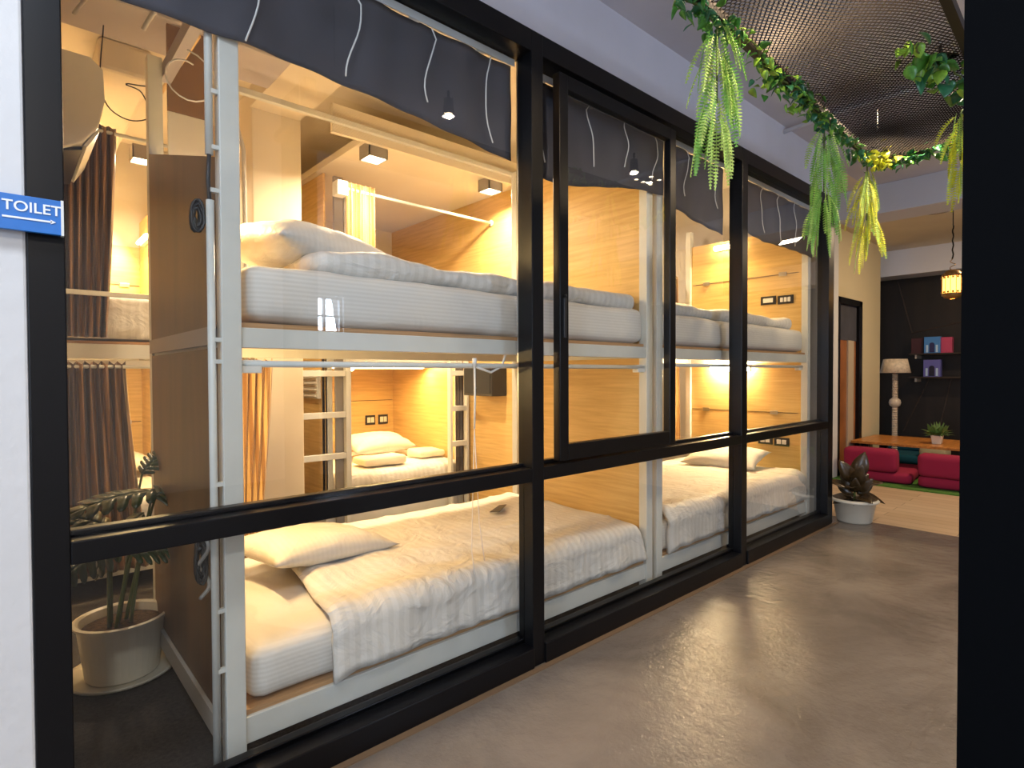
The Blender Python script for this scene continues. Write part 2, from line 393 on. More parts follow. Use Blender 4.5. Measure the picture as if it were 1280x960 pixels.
f = MB(); f.box(1.762, 1.817, 1.655, 1.695, .825, 2.47); f.box(2.598, 2.653, 1.655, 1.695, .825, 2.47); f.box(1.817, 2.598, 1.655, 1.695, 2.41, 2.47); f.box(1.817, 2.598, 1.655, 1.695, .825, .895)
f.build('sash_frame', black_metal, g2, bevel=.003)
B(1.817, 2.598, 1.672, 1.678, .895, 2.41).build('glass_pane', glass, g2)
f = MB(); f.box(1.778, 1.795, 1.645, 1.656, 1.35, 1.52); f.tube([(1.787, 1.65, 1.53), (1.787, 1.64, 1.53)], .006)
f.build('sash_lock', black_plastic, g2, bevel=.002)

# valance fabric rolled up behind the glass, hung on an aluminium track
def valance(x0, x1, zb, seed, label):
    n = max(30, int((x1-x0)*60))
    def fn(u, v):
        x = x0 + (x1-x0)*u
        bot = zb(x)
        z = bot + (2.47-bot)*v
        fold = .007*math.sin(x*31+seed)+.005*math.sin(x*17.3+seed*2)*(.4+.6*v) + .003*math.sin(v*9+x*8)
        return (x, 1.768+fold*.7, z)
    o = MB().grid(fn, n, 14).build('valance_curtain', fabric_dark, None, smooth=True, solid=.003)
    return tag(o, label, 'curtain', 'rolled up dark curtains at the top of the glass')
def lerp(pts):
    def f(x):
        for (a, b) in zip(pts, pts[1:]):
            if x <= b[0]: 
                t = (x-a[0])/(b[0]-a[0]); t = max(0, t); t = t*t*(3-2*t) if False else t
                return a[1]+(b[1]-a[1])*t
        return pts[-1][1]
    return f
valance(.13, 1.585, lerp([(.13, 2.165), (.6, 2.165), (1.03, 2.14), (1.59, 2.08)]), .3, 'charcoal gathered curtain above the two nearest bunk pillows')
valance(1.67, 2.70, lerp([(1.67, 2.06), (1.91, 2.05), (2.17, 2.1), (2.46, 2.155), (2.72, 2.17)]), 1.7, 'charcoal gathered curtain behind the sliding sash')
valance(2.72, 3.37, lerp([(2.72, 2.14), (3.05, 2.085), (3.38, 2.06)]), 2.9, 'charcoal gathered curtain beside the trailing fern')
valance(3.46, 4.80, lerp([(3.46, 2.15), (3.6, 2.135), (3.9, 2.105), (4.3, 2.115), (4.8, 2.11)]), 4.4, 'charcoal gathered curtain in the farthest glass bay')
for (x0, x1, lab) in ((.13, 1.585, 'white aluminium curtain track above the nearest bay'), (1.67, 3.37, 'white aluminium curtain track above the middle bay'), (3.46, 4.80, 'white aluminium curtain track above the far bay')):
    tr = thing('curtain_track', lab, 'curtain track', ((x0+x1)/2, 1.755, 2.475), 'curtain tracks')
    f = MB(); f.box(x0, x1, 1.741, 1.771, 2.475, 2.486); f.box(x0, x1, 1.739, 1.743, 2.458, 2.486); f.build('rail', mat('aluminium', (.62, .64, .66), .35), tr)
    k = 0; x = x0+.08
    while x < x1-.05:
        MB().tube([(x-.02, 1.748, 2.463), (x+.02, 1.748, 2.463)], .007, 8).build('glider', white_plastic, tr); x += .30
SX = [(.58, 2.165, 'over the white post'), (.907, 2.17, 'above the upper pillow'), (1.215, 2.185, 'left of the last cord by the big mullion'), (1.495, 2.12, 'next to the big mullion'),
      (1.768, 2.115, 'in the gap beside the sash'), (2.10, 2.175, 'left of two behind the sash'), (2.363, 2.23, 'middle of the sash glass'), (2.625, 2.22, 'at the sash right stile'),
      (2.945, 2.20, 'behind the trailing fern'), (3.29, 2.2, 'beside the second mullion'), (3.904, 2.155, 'leftmost in the far bay'), (4.162, 2.14, 'middle one in the far bay'), (4.429, 2.14, 'rightmost in the far bay')]
for i, (x, zb, where) in enumerate(SX):
    pts = [(x-.03+.03*math.sin(k*.35+i), 1.748+.004*math.sin(k), 2.455-(2.455-zb)*k/10) for k in range(11)]
    pts[0] = (x-.03, 1.748, 2.458)
    tag(MB().tube(pts, .0028, 6).build('tie_cord', string_white, None, smooth=True), 'white tie cord on the dark curtain, ' + where, 'cord', 'white cords of the dark curtains')

# ------------------------------------------------------------------ sign
sg = thing('toilet_sign', 'blue sign reading TOILET with a white arrow on the white wall', 'sign', (0, 1.62, 1.5))
B(-.085, .108, 1.618, 1.63, 1.512, 1.588).build('sign_plate', sign_blue, sg, bevel=.001)
B(.104, .109, 1.616, 1.632, 1.511, 1.589).build('sign_edge', white_plastic, sg)
def text(body, size, loc, m, parent, name, extr=.0006):
    cu = bpy.data.curves.new(name, 'FONT'); cu.body = body; cu.size = size; cu.extrude = extr; cu.align_x = 'LEFT'; cu.offset = size*.012
    t = bpy.data.objects.new(name, cu); col.objects.link(t); t.rotation_euler = (R(90), 0, 0); bpy.context.view_layer.update()
    me = bpy.data.meshes.new_from_object(t); bpy.data.objects.remove(t)
    me.transform(Matrix.Rotation(R(90), 4, 'X')); me.transform(Matrix.Translation(Vector(loc)-Vector(parent['_o'])))
    me.materials.clear(); me.materials.append(m)
    o = bpy.data.objects.new(name, me); col.objects.link(o); o.parent = parent; return o
text('TOILET', .0305, (.0055, 1.6168, 1.5535), sign_white, sg, 'lettering')
ar = MB(); ar.box(.006, .088, 1.6162, 1.6172, 1.5365, 1.5405); ar.add([(.086, 1.6162, 1.5335), (.095, 1.6162, 1.5385), (.086, 1.6162, 1.5435), (.086, 1.6172, 1.5335), (.095, 1.6172, 1.5385), (.086, 1.6172, 1.5435)], [(0,1,2),(5,4,3),(0,3,4,1),(1,4,5,2),(2,5,3,0)])
ar.build('arrow', sign_white, sg)

# ------------------------------------------------------------------ bunks
def rounded_box(x0, x1, y0, y1, z0, z1, rx=.04, seed=0, wob=.006, nx=30, ny=14, nz=5):
    """puffy cushion-like block: superellipsoid mapped grid with noise"""
    mb = MB(); cx, cy, cz = (x0+x1)/2, (y0+y1)/2, (z0+z1)/2; hx, hy, hz = (x1-x0)/2, (y1-y0)/2, (z1-z0)/2
    def m(p):
        q = Vector(p); i = Vector((max(-hx+rx, min(hx-rx, q.x)), max(-hy+rx, min(hy-rx, q.y)), max(-hz+min(rx, hz*.95), min(hz-min(rx, hz*.95), q.z))))
        d = q-i
        if d.length > 1e-6:
            s = Vector((rx, rx, min(rx, hz*.95))); dn = Vector((d.x/s.x, d.y/s.y, d.z/s.z)); dn.normalize(); q = i+Vector((dn.x*s.x, dn.y*s.y, dn.z*s.z))
        n = noise.noise(Vector((q.x*3.1+seed, q.y*3.7, q.z*6)))*wob + noise.noise(Vector((q.x*11+seed, q.y*9, q.z*15)))*wob*.4
        return (cx+q.x+n*.5*(q.x/hx), cy+q.y+n*(q.y/hy), cz+q.z+n*(q.z/hz))
    def face(fn, a, b): mb.grid(lambda u, v: m(fn(2*u-1, 2*v-1)), a, b)
    face(lambda u, v: (u*hx, v*hy, hz), nx, ny); face(lambda u, v: (-u*hx, v*hy, -hz), nx, ny)
    face(lambda u, v: (u*hx, -hy, v*hz), nx, nz); face(lambda u, v: (-u*hx, hy, v*hz), nx, nz)
    face(lambda u, v: (hx, u*hy, v*hz), ny, nz); face(lambda u, v: (-hx, -u*hy, v*hz), ny, nz)
    return mb
def weld(o):
    md = o.modifiers.new('weld', 'WELD'); md.merge_threshold = .0008; return o
def mattress(x0, x1, y0, y1, z0, z1, label, seed):
    o = rounded_box(x0, x1, y0, y1, z0, z1, .045, seed, .008, 44, 20, 6).build('mattress', sheet, None, smooth=True)
    weld(o); return tag(o, label, 'mattress', 'mattresses in fitted white sheets')
def pillow(c, lx, ly, h, rz, tilt, label, seed=0, roll=0):
    n = 26; M = Matrix.Translation(c) @ Matrix.Rotation(rz, 4, 'Z') @ Matrix.Rotation(tilt, 4, 'Y') @ Matrix.Rotation(roll, 4, 'X')
    def prof(u, v, s):
        a, b = 2*u-1, 2*v-1
        e = max(0, (1-abs(a)**2.6))**.55*max(0, (1-abs(b)**2.6))**.55
        pull = 1-.07*(1-abs(a)**2)*0 - .10*(1-a*a)*abs(b)**3*1.0
        pull2 = 1 - .10*(1-b*b)*abs(a)**3
        wr = .009*noise.noise(Vector((a*3+seed, b*3, s)))+.005*noise.noise(Vector((a*9+seed, b*7, s)))
        edge = max(abs(a), abs(b))**6
        wr += .008*edge*math.sin(9*(a-b)+seed)*(1-edge)
        return M @ Vector((a*lx/2*pull2, b*ly/2*pull, s*h/2*e*(1 if s > 0 else .75) + wr*(e**.5)))
    mb = MB(); mb.grid(lambda u, v: prof(u, v, 1), n, n); mb.grid(lambda u, v: prof(1-u, v, -1), n, n)
    o = mb.build('pillow', pillow_cotton, None, smooth=True); weld(o)
    return tag(o, label, 'pillow', 'white bed pillows')
def duvet(x0, x1, y0, y1, ztop, zfront, label, seed=0, diag=0, zend=None, thick=.022):
    """sheet draped over the mattress: hangs over the corridor side (y0), flat on top"""
    nx, nt = 90, 46
    top = y1-y0; drop = ztop-zfront; r = .06
    L = drop+top
    def fn(u, v):
        s = v*L
        yy = y0-.012
        if s < drop-r: y, z = yy+.012*math.sin(s*6), zfront+s
        elif s < drop+r*.8:
            t = (s-(drop-r))/(r*1.8)*math.pi/2; y, z = yy+r*(1-math.cos(t)), ztop-r+r*math.sin(t)
        else: y, z = yy+r+(s-drop-r*.8)*(top-r)/(top-r*.8), ztop
        tp = max(0, min(1, (y-y0)/top))
        xs = x0+diag*tp
        x = xs+(x1-xs)*u
        e = min(1, (x-xs)/.10)
        hump = .016*math.exp(-((x-xs-.03)/.05)**2)
        ww = noise.noise(Vector((x*2.2+seed, s*3.5, seed)))*.020+noise.noise(Vector((x*7+seed, s*5+1.5*x, 2)))*.009
        ridge = abs(noise.noise(Vector((x*3+s*4+seed, x*1.2-s*2, 5))))
        ww += .016*max(0, .12-ridge)/.12*.5
        if s < drop: y -= ww*.8+.006*math.sin(x*38+2*math.sin(x*9))*(1-s/drop)
        else: z += ww*.8+hump
        endd = max(0, (x-(x1-.07))/.07)
        if zend is not None:
            z -= (ztop-zend)*endd**2*.8*(1 if s > drop-r else (s/(drop)))
        z -= .018*(1-min(1, e))**2
        return (x, y, z)
    o = MB().grid(fn, nx, nt).build('duvet', linen, None, smooth=True, solid=thick)
    return tag(o, label, 'duvet', 'white striped duvets')

def bunk(name_label, x0, x1, y0, y1, end_left=True, end_right=True, ztop=2.55, zpan_l=2.06, zpan_r=2.55, levels=((.09, .17), (1.28, 1.34)), ladder=None, back=None, postw=.055, rear_posts=True):
    b = thing('bunk_bed', name_label, 'bunk bed', ((x0+x1)/2, (y0+y1)/2, 0), 'white steel bunk beds')
    for (px, py) in ((x0, y0), (x1-postw, y0), (x0, y1-.05), (x1-postw, y1-.05)):
        if py > y0+.1 and not rear_posts: continue
        B(px, px+postw, py, py+.05, 0, ztop).build('post', white_metal, b, bevel=.003)
    for (a, c) in levels:
        B(x0+postw, x1-postw, y0+.008, y0+.043, a, c).build('side_rail', white_metal, b, bevel=.002)
        B(x0+postw, x1-postw, y1-.043, y1-.008, a, c).build('side_rail', white_metal, b, bevel=.002)
        for xx in (x0+.01, x1-.045):
            B(xx, xx+.035, y0+.05, y1-.05, a, c).build('end_rail', white_metal, b, bevel=.002)
        B(x0+postw, x1-postw, y0+.02, y1-.02, c+.001, c+.016).build('bed_board', plywood_edge, b)
    if end_left:
        B(x0+.014, x0+.030, y0+.05, y1-.05, .17, 1.28).build('end_panel', maple, b)
        a, c, p, q = x0+.014, x0+.030, y0+.05, y1-.05
        outer = mat('dark_outer_board', (.12, .058, .018), .45, noise_amt=.3, noise_scale=4, stretch=(1, 2, .3))  # added thin board, darker than the maple end panel
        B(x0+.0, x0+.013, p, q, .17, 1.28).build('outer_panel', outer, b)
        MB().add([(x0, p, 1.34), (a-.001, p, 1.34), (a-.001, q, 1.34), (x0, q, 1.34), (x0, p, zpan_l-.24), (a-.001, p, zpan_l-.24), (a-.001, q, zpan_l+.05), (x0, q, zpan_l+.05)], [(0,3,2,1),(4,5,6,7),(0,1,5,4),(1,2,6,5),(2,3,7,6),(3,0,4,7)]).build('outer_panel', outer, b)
        MB().add([(a, p, 1.34), (c, p, 1.34), (c, q, 1.34), (a, q, 1.34), (a, p, zpan_l-.24), (c, p, zpan_l-.24), (c, q, zpan_l+.05), (a, q, zpan_l+.05)], [(0,3,2,1),(4,5,6,7),(0,1,5,4),(1,2,6,5),(2,3,7,6),(3,0,4,7)]).build('end_panel', maple, b)
    if end_right:
        B(x1-.03, x1-.014, y0+.05, y1-.05, .17, 1.28).build('end_panel', maple, b); B(x1-.03, x1-.014, y0+.05, y1-.05, 1.34, zpan_r).build('end_panel', maple, b)
    if back:
        for (a, c) in back: B(x0+.0, x1-.0, y1+.002, y1+.016, a, c).build('back_panel', maple, b)
    for (lx0, lx1, yy, lz) in (ladder or []):
        ld = MB(); ld.box(lx0, lx0+.022, yy, yy+.045, .05, lz); ld.box(lx1-.022, lx1, yy, yy+.045, .05, lz)
        l_ = ld.build('ladder', white_metal, b, bevel=.002)
        z = .33
        while z < lz-.1:
            B(lx0+.022, lx1-.022, yy+.005, yy+.045, z, z+.04).build('rung', white_metal, l_, bevel=.002); z += .285
    return b
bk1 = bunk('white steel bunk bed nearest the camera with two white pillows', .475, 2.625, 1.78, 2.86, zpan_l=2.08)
bk2 = bunk('white steel bunk bed in the far half with sockets on its end panel', 2.665, 4.80, 1.78, 2.86, end_left=False, zpan_r=2.36, ztop=2.50)
bk3 = bunk('rear bunk pod across the aisle with a ladder at each side', 1.66, 2.85, 3.78, 4.93, end_left=False, end_right=False, ztop=1.40, ladder=[(1.44, 1.80, 3.70, 1.40), (2.665, 2.85, 3.70, 1.38)], back=None, rear_posts=False, levels=((.10, .20), (1.29, 1.37)))
B(1.66, 1.675, 3.78, 4.93, .2, 2.58).build('end_panel', maple, bk3)
B(1.675, 2.85, 4.915, 4.93, .2, 1.29).build('back_panel', maple, bk3)
B(1.675, 2.85, 4.915, 4.93, 1.37, 2.3).build('back_panel', maple, bk3)
B(2.85, 2.868, 3.78, 4.93, .2, 1.29).build('end_panel', maple, bk3)
bk4 = bunk('rear bunk pod at the left behind the brown curtains', -1.3, .79, 3.78, 4.93, end_left=False, end_right=True, ztop=2.3, zpan_r=2.3, back=((.17, 1.28), (1.34, 2.13)), rear_posts=False, levels=((.09, .17), (1.29, 1.37)))
B(-.1, .79, 3.655, 3.675, 1.615, 1.64).build('guard_rail', white_metal, bk4, bevel=.002)
for (z_, n_) in ((1.85, 'upper'), (.86, 'lower')):
    B(-.2, .76, 4.926, 4.931, z_-.002, z_+.002).build('panel_joint', black_plastic, bk4)
    B(.64, .70, 4.918, 4.931, z_-.014, z_+.014).build('hinge', steel, bk4, bevel=.002)
# aisle panel between the column and the rear pod
# diagonal strip and seam trims on the near left end panel
B(.466, .474, 1.84, 2.80, 1.29, 1.345).build('trim_strip', mat('strip_brown', (.33, .27, .22), .5), bk1)
B(.462, .474, 1.84, 2.82, .10, .17).build('trim_strip', mat('strip_grey', (.4, .37, .33), .5), bk1)
B(.53, .57, 1.83, 2.86, 2.47, 2.53).build('end_rail', mat('rail_grey', (.33, .3, .33), .5), bk1)
# vertical trunking clipped on the near post
pp = thing('curtain_pole', 'slim white upright pole clipped to the nearest bunk post', 'pole', (.435, 1.79, 0))
MB().tube([(.452, 1.795, .0), (.452, 1.795, 1.70)], .011, 12).build('pole', white_metal, pp, smooth=True)
MB().tube([(.452, 1.795, 1.83), (.452, 1.795, 2.55)], .011, 12).build('pole', white_metal, pp, smooth=True)
MB().tube([(.452, 1.795, 1.68), (.448, 1.797, 1.76), (.452, 1.795, 1.85)], .006, 8).build('cable', cord_black, pp, smooth=True)
for z in (.336, .512, .882, 1.238, 1.301, 1.729, 1.852, 2.011, 2.3):
    B(.452, .478, 1.785, 1.80, z-.006, z+.006).build('clip', white_metal, pp)
# horizontal curtain rods of the near bunks, at the corridor side
for (x0, x1, z, lab) in ((.53, 2.57, 1.232, 'white curtain rod across the lower near bunk'), (2.72, 4.68, 1.245, 'white curtain rod across the lower far bunk')):
    rd = thing('curtain_rod', lab, 'curtain rod', ((x0+x1)/2, 1.80, z), 'curtain rods')
    MB().tube([(x0, 1.80, z), (x1, 1.80, z)], .0105, 14).build('rod', white_metal, rd, smooth=True)
    for xx in (x0, x1-.06): B(xx, xx+.06, 1.792, 1.83, z-.028, z+.012).build('bracket', white_plastic, rd, bevel=.003)
tag(MB().tube([(1.40, 1.80, 1.235), (1.44, 1.79, 1.22), (1.50, 1.80, 1.205), (1.56, 1.80, 1.23), (1.585, 1.80, 1.29)], .005, 8).build('tie_cord', string_white, None, smooth=True), 'short white cord looped up to the big mullion', 'cord')
cd = thing('blind_cord', 'long white pull cord hanging from the lower curtain rod', 'cord', (1.405, 1.79, .45))
MB().tube([(1.405, 1.787, 1.255), (1.405, 1.785, 1.1), (1.403, 1.787, .98)], .004, 8).build('cord', string_white, cd, smooth=True)
MB().tube([(1.403, 1.787, .98), (1.385, 1.787, .5), (1.38, 1.76, .40)], .0016, 6).build('cord', string_white, cd, smooth=True)
MB().tube([(1.403, 1.787, .98), (1.425, 1.787, .6), (1.43, 1.76, .45)], .0016, 6).build('cord', string_white, cd, smooth=True)
MB().tube([(1.405, 1.787, 1.262), (1.405, 1.787, 1.228)], .009, 8).build('knot', string_white, cd, smooth=True)
# pale bar on the dropped ceiling edge, and the aisle curtain rod
tag(MB().box(.84, 2.86, 3.02, 3.05, 2.605, 2.635).build('ceiling_batten', white_metal, None, bevel=.003), 'pale horizontal bar crossing high above the upper pillow', 'bar')
tag(MB().tube([(.62, 2.6, 2.585), (.60, 3.2, 2.575)], .010, 8).build('ceiling_batten', mat('pale_wood', (.75, .5, .2), .5), None, smooth=True), 'thin pale wooden bar seen above the brown end panel', 'bar')
rd = thing('curtain_rod', 'white rod carrying the short gold curtain above the upper bed', 'curtain rod', (2.3, 3.42, 2.38), 'curtain rods')
MB().tube([(1.62, 3.42, 2.385), (2.868, 3.42, 2.375)], .010, 12).build('rod', white_metal, rd, smooth=True)
MB().tube([(2.855, 3.42, 2.375), (2.868, 3.42, 2.375)], .024, 14).build('flange', white_plastic, rd, smooth=True)
B(1.58, 1.65, 3.38, 3.46, 2.33, 2.42).build('bracket', white_plastic, rd, bevel=.004)
# uprights in the aisle
tag(B(1.80, 1.84, 3.75, 3.775, 0, 2.50).build('support_post', white_metal, None, bevel=.003), 'pale upright post beside the gold curtain', 'post')
tag(B(1.725, 1.79, 3.75, 3.775, 0, 2.57).build('support_post', mat('post_grey', (.28, .26, .25), .5), None, bevel=.003), 'grey upright post beside the plaster column', 'post')

# ------------------------------------------------------------------ curtains
def curtain(x0, x1, y, z0, z1, folds, amp, m, label, seed=0, pinch=0, x0b=None, x1b=None, along='x', name='curtain', rings=True, group='bed curtains'):
    n = folds*10
    def fn(u, v):
        a = x0+(x1-x0)*u; bb = (x0b if x0b is not None else x0)+((x1b if x1b is not None else x1)-(x0b if x0b is not None else x0))*u
        t = 1-v
        x = a+(bb-a)*(t**1.3)
        ph = u*folds*2*math.pi+seed
        d = amp*(math.sin(ph)+.25*math.sin(2.3*ph+t*2))*(1+.25*math.sin(t*3+u*5))
        x += .2*amp*math.sin(2*ph)
        z = z0+(z1-z0)*v+(.012*math.sin(ph) if v > .97 else 0)
        return (x, y+d, z) if along == 'x' else (y+d, x, z)
    o = MB().grid(fn, n, 26).build(name, m, None, smooth=True, solid=.003)
    return tag(o, label, 'curtain', group)
curtain(.22, .475, 3.70, 1.40, 2.52, 7, .022, curtain_brown, 'brown striped curtain of the upper rear pod at the left', .4, x0b=.22, x1b=.42)
curtain(.22, .50, 3.70, .14, 1.265, 8, .022, curtain_brown, 'brown striped curtain of the lower rear pod at the left', 1.2, x0b=.22, x1b=.60)
curtain(.80, 1.02, 2.93, .12, 1.27, 6, .018, curtain_gold, 'gold striped curtain gathered behind the nearest white post', 2.2, x1b=.93, x0b=.80)
curtain(1.66, 1.86, 3.42, 1.35, 2.43, 6, .022, curtain_gold, 'gold curtain behind the upper pillow', .8)
curtain(4.56, 4.70, 2.92, 1.45, 2.10, 4, .016, curtain_brown, 'brown curtain gathered in the back corner of the far upper bed', .3)
curtain(4.60, 4.73, 2.92, .45, 1.26, 4, .016, curtain_gold, 'pale gold curtain gathered in the back corner of the far lower bed', .9)
curtain(2.765, 2.84, 3.765, .25, 1.28, 2, .007, mat('curtain_grey', (.10, .08, .07), .6), 'dark curtain folded behind the right ladder', .9)
for (x0, x1, y, z, lab) in ((-.1, .77, 3.70, 2.49, 'rod of the upper brown curtain'), (-.1, .77, 3.70, 1.245, 'rod of the lower brown curtain')):
    rd = thing('curtain_rod', 'pale ' + lab + ' at the left', 'curtain rod', (.3, y, z), 'curtain rods')
    MB().tube([(x0, y, z), (x1, y, z)], .010, 12).build('rod', white_metal, rd, smooth=True)
    MB().tube([(x1-.012, y, z), (x1, y, z)], .022, 12).build('flange', white_plastic, rd, smooth=True)

# ------------------------------------------------------------------ bedding
mattress(.545, 2.55, 1.80, 2.80, .187, .355, 'striped white mattress of the near lower bed', 1)
mattress(.545, 2.575, 1.80, 2.80, 1.357, 1.545, 'striped white mattress of the near upper bed', 5)
mattress(2.75, 4.73, 1.80, 2.80, .187, .37, 'white mattress of the far lower bed', 9)
mattress(2.75, 4.73, 1.80, 2.80, 1.357, 1.54, 'white mattress of the far upper bed', 13)
mattress(1.70, 2.83, 3.82, 4.90, .218, .42, 'white mattress of the lit rear lower bed', 17)
mattress(1.70, 2.83, 3.82, 4.90, 1.388, 1.56, 'white mattress of the rear upper bed', 21)
mattress(-1.2, .74, 3.82, 4.88, .187, .45, 'white mattress of the left rear lower bed', 25)
mattress(-1.2, .74, 3.82, 4.88, 1.388, 1.56, 'white mattress of the left rear upper bed', 29)
duvet(.80, 2.56, 1.79, 2.82, .40, .20, 'white duvet spread over the near lower bed', 2, diag=.15, zend=.22)
duvet(2.78, 4.72, 1.79, 2.82, .42, .20, 'white duvet spread over the far lower bed', 7, zend=.3)
duvet(1.70, 2.82, 3.81, 4.85, .475, .35, 'white duvet on the lit rear lower bed', 11)
duvet(-1.1, .72, 3.81, 4.85, .52, .3, 'white duvet on the left rear lower bed', 15)
duvet(-1.1, .74, 3.81, 4.85, 1.64, 1.40, 'wrinkled white duvet on the left rear upper bed', 19)
# upper duvets: folded slabs lying on the mattress
def slab(x0, x1, y0, y1, z0, z1, label, seed):
    o = rounded_box(x0, x1, y0, y1, z0, z1, .05, seed, .018, 50, 20, 6).build('duvet', linen, None, smooth=True); weld(o)
    return tag(o, label, 'duvet', 'white striped duvets')
slab(.78, 2.57, 1.84, 2.72, 1.540, 1.632, 'thick white duvet folded along the near upper bed', 3)
slab(2.78, 4.60, 1.84, 2.72, 1.535, 1.622, 'thick white duvet folded along the far upper bed', 8)
pillow((1.0, 2.42, .455), .62, .44, .15, R(12), R(6), 'plump white pillow on the near lower bed', 1)
pillow((.94, 2.22, 1.665), .70, .46, .22, R(20), R(2), 'plump white pillow on the near upper bed', 4, roll=R(4))
pillow((4.46, 2.32, .50), .40, .62, .15, R(6), R(-14), 'white pillow below the sockets of the far lower bed', 6)
pillow((2.42, 4.45, .60), .62, .36, .16, R(4), R(0), 'white pillow under the sockets of the rear lower bed', 8, roll=R(14))
pillow((.46, 4.5, .62), .6, .4, .17, R(0), 0, 'white pillow behind the large split leaf at the left', 9)
def folded(x0, x1, y0, y1, z0, z1, label, seed):
    o = rounded_box(x0, x1, y0, y1, z0, z1, .024, seed, .010, 18, 12, 4).build('towel', towel, None, smooth=True); weld(o)
    return tag(o, label, 'towel', 'folded towels on the rear bed')
folded(2.02, 2.38, 3.90, 4.12, .50, .56, 'folded cream towel at the middle of the rear lower bed', 3)
folded(2.56, 2.82, 3.98, 4.2, .50, .56, 'folded cream towel at the right edge of the rear lower bed', 6)
# crease piece of fabric on near lower bed: small dark label
tag(MB().add([(2.02, 2.44, .424), (2.16, 2.52, .426), (2.20, 2.50, .428), (2.06, 2.40, .426), (2.02, 2.44, .427), (2.16, 2.52, .429), (2.20, 2.50, .431), (2.06, 2.40, .429)], [(0,3,2,1),(4,5,6,7),(0,1,5,4),(1,2,6,5),(2,3,7,6),(3,0,4,7)]).build('bed_runner_tag', mat('dark_tag', (.06, .055, .05), .7), None), 'small dark tag lying on the near lower duvet', 'tag')

# ------------------------------------------------------------------ sockets, seams and latches on the end panels
def socket(y, z, w_, x, label, parts=2, face='x'):
    s_ = thing('power_socket', label, 'socket', (x, y, z) if face == 'x' else (x, y, z), 'black framed bed sockets')
    if face == 'x':
        B(x-.012, x-.001, y-w_/2, y+w_/2, z-.035, z+.035).build('cover_plate', black_plastic, s_, bevel=.002)
        for k in range(parts):
            yy = y-w_/2+.018+k*(w_-.036)/parts
            B(x-.016, x-.010, yy+.004, yy+(w_-.036)/parts-.004, z-.018, z+.018).build('switch', white_plastic, s_, bevel=.001)
    else:
        B(x-w_/2, x+w_/2, y-.012, y-.001, z-.035, z+.035).build('cover_plate', black_plastic, s_, bevel=.002)
        for k in range(parts):
            xx = x-w_/2+.016+k*(w_-.032)/parts
            B(xx+.003, xx+(w_-.032)/parts-.003, y-.016, y-.010, z-.018, z+.018).build('switch', white_plastic, s_, bevel=.001)
XE = 4.77
socket(2.10, 1.80, .125, XE, 'left black socket plate above the far upper bed', 1)
socket(1.96, 1.795, .125, XE, 'right black socket plate above the far upper bed', 3)
socket(2.12, .635, .12, XE, 'left black socket plate above the far lower bed', 2)
socket(1.985, .63, .12, XE, 'right black socket plate above the far lower bed', 2)
socket(2.46, .80, .12, 4.915, 'left small socket above the rear bed pillow', 2, 'y') if False else None
socket(4.914, .80, .12, 2.50, 'left black socket plate above the rear bed pillow', 2, 'x') if False else None
def socket_y(x, z, label): 
    s_ = thing('power_socket', label, 'socket', (x, 4.914, z), 'black framed bed sockets')
    B(x-.05, x+.05, 4.903, 4.914, z-.045, z+.045).build('cover_plate', black_plastic, s_, bevel=.002)
    B(x-.035, x-.003, 4.899, 4.904, z-.025, z+.025).build('switch', white_plastic, s_); B(x+.003, x+.035, 4.899, 4.904, z-.025, z+.025).build('switch', white_plastic, s_)
socket_y(2.60, .765, 'left socket plate above the rear bed pillow'); socket_y(2.735, .765, 'right socket plate above the rear bed pillow')
for (z, ys, lab) in ((2.005, (2.66, 1.985), 'upper'), (.87, (2.66, 2.05), 'lower')):
    tb = thing('fold_table_flap', 'thin maple flap joint on the far %s end panel' % lab, 'folding flap', (XE, 2.3, z), 'folding flaps on the far end panel')
    B(XE-.0025, XE-.0005, 1.86, 2.80, z-.002, z+.002).build('joint', black_plastic, tb)
    for y in ys: B(XE-.012, XE-.001, y-.03, y+.03, z-.016, z+.016).build('hinge', steel, tb, bevel=.002)
tag(B(1.7, 2.84, 4.9115, 4.9145, .948, .952).build('panel_joint', black_plastic, None), 'thin seam across the rear pod back panel', 'seam')

# ------------------------------------------------------------------ lamps
def box_lamp(x, y, ztop, label, power, m=lamp_glow):
    l = thing('ceiling_lamp', label, 'lamp', (x, y, ztop-.10), 'square box ceiling lamps')
    s = .062
    f = MB(); f.box(x-s, x+s, y-s, y+s, ztop-.012, ztop-.001)
    for (a, b, c, d) in ((x-s, x+s, y-s, y-s+.006), (x-s, x+s, y+s-.006, y+s), (x-s, x-s+.006, y-s, y+s), (x+s-.006, x+s, y-s, y+s)): f.box(a, b, c, d, ztop-.085, ztop-.012)
    f.build('housing', mat('lamp_housing', (.30, .27, .25), .4), l)
    B(x-s+.008, x+s-.008, y-s+.008, y+s-.008, ztop-.08, ztop-.074).build('diffuser', m, l)
    area('bulb_light', (x, y, ztop-.092), (x, y, 0), .1, .1, power, WARM2, 165)
    return l
box_lamp(1.70, 3.14, 2.583, 'square lamp on the dropped ceiling above the gold curtain', P_BOX)
box_lamp(2.62, 3.14, 2.583, 'square lamp on the dropped ceiling beside the big mullion', P_BOX)
box_lamp(3.9, 3.2, 2.83, 'added square lamp behind the far upper bed', P_BOX*.7)  # added lamp, brightens the ceiling behind the far bunk
box_lamp(.67, 4.15, 2.60, 'square lamp seen past the left brown curtain', P_BOX*.6)
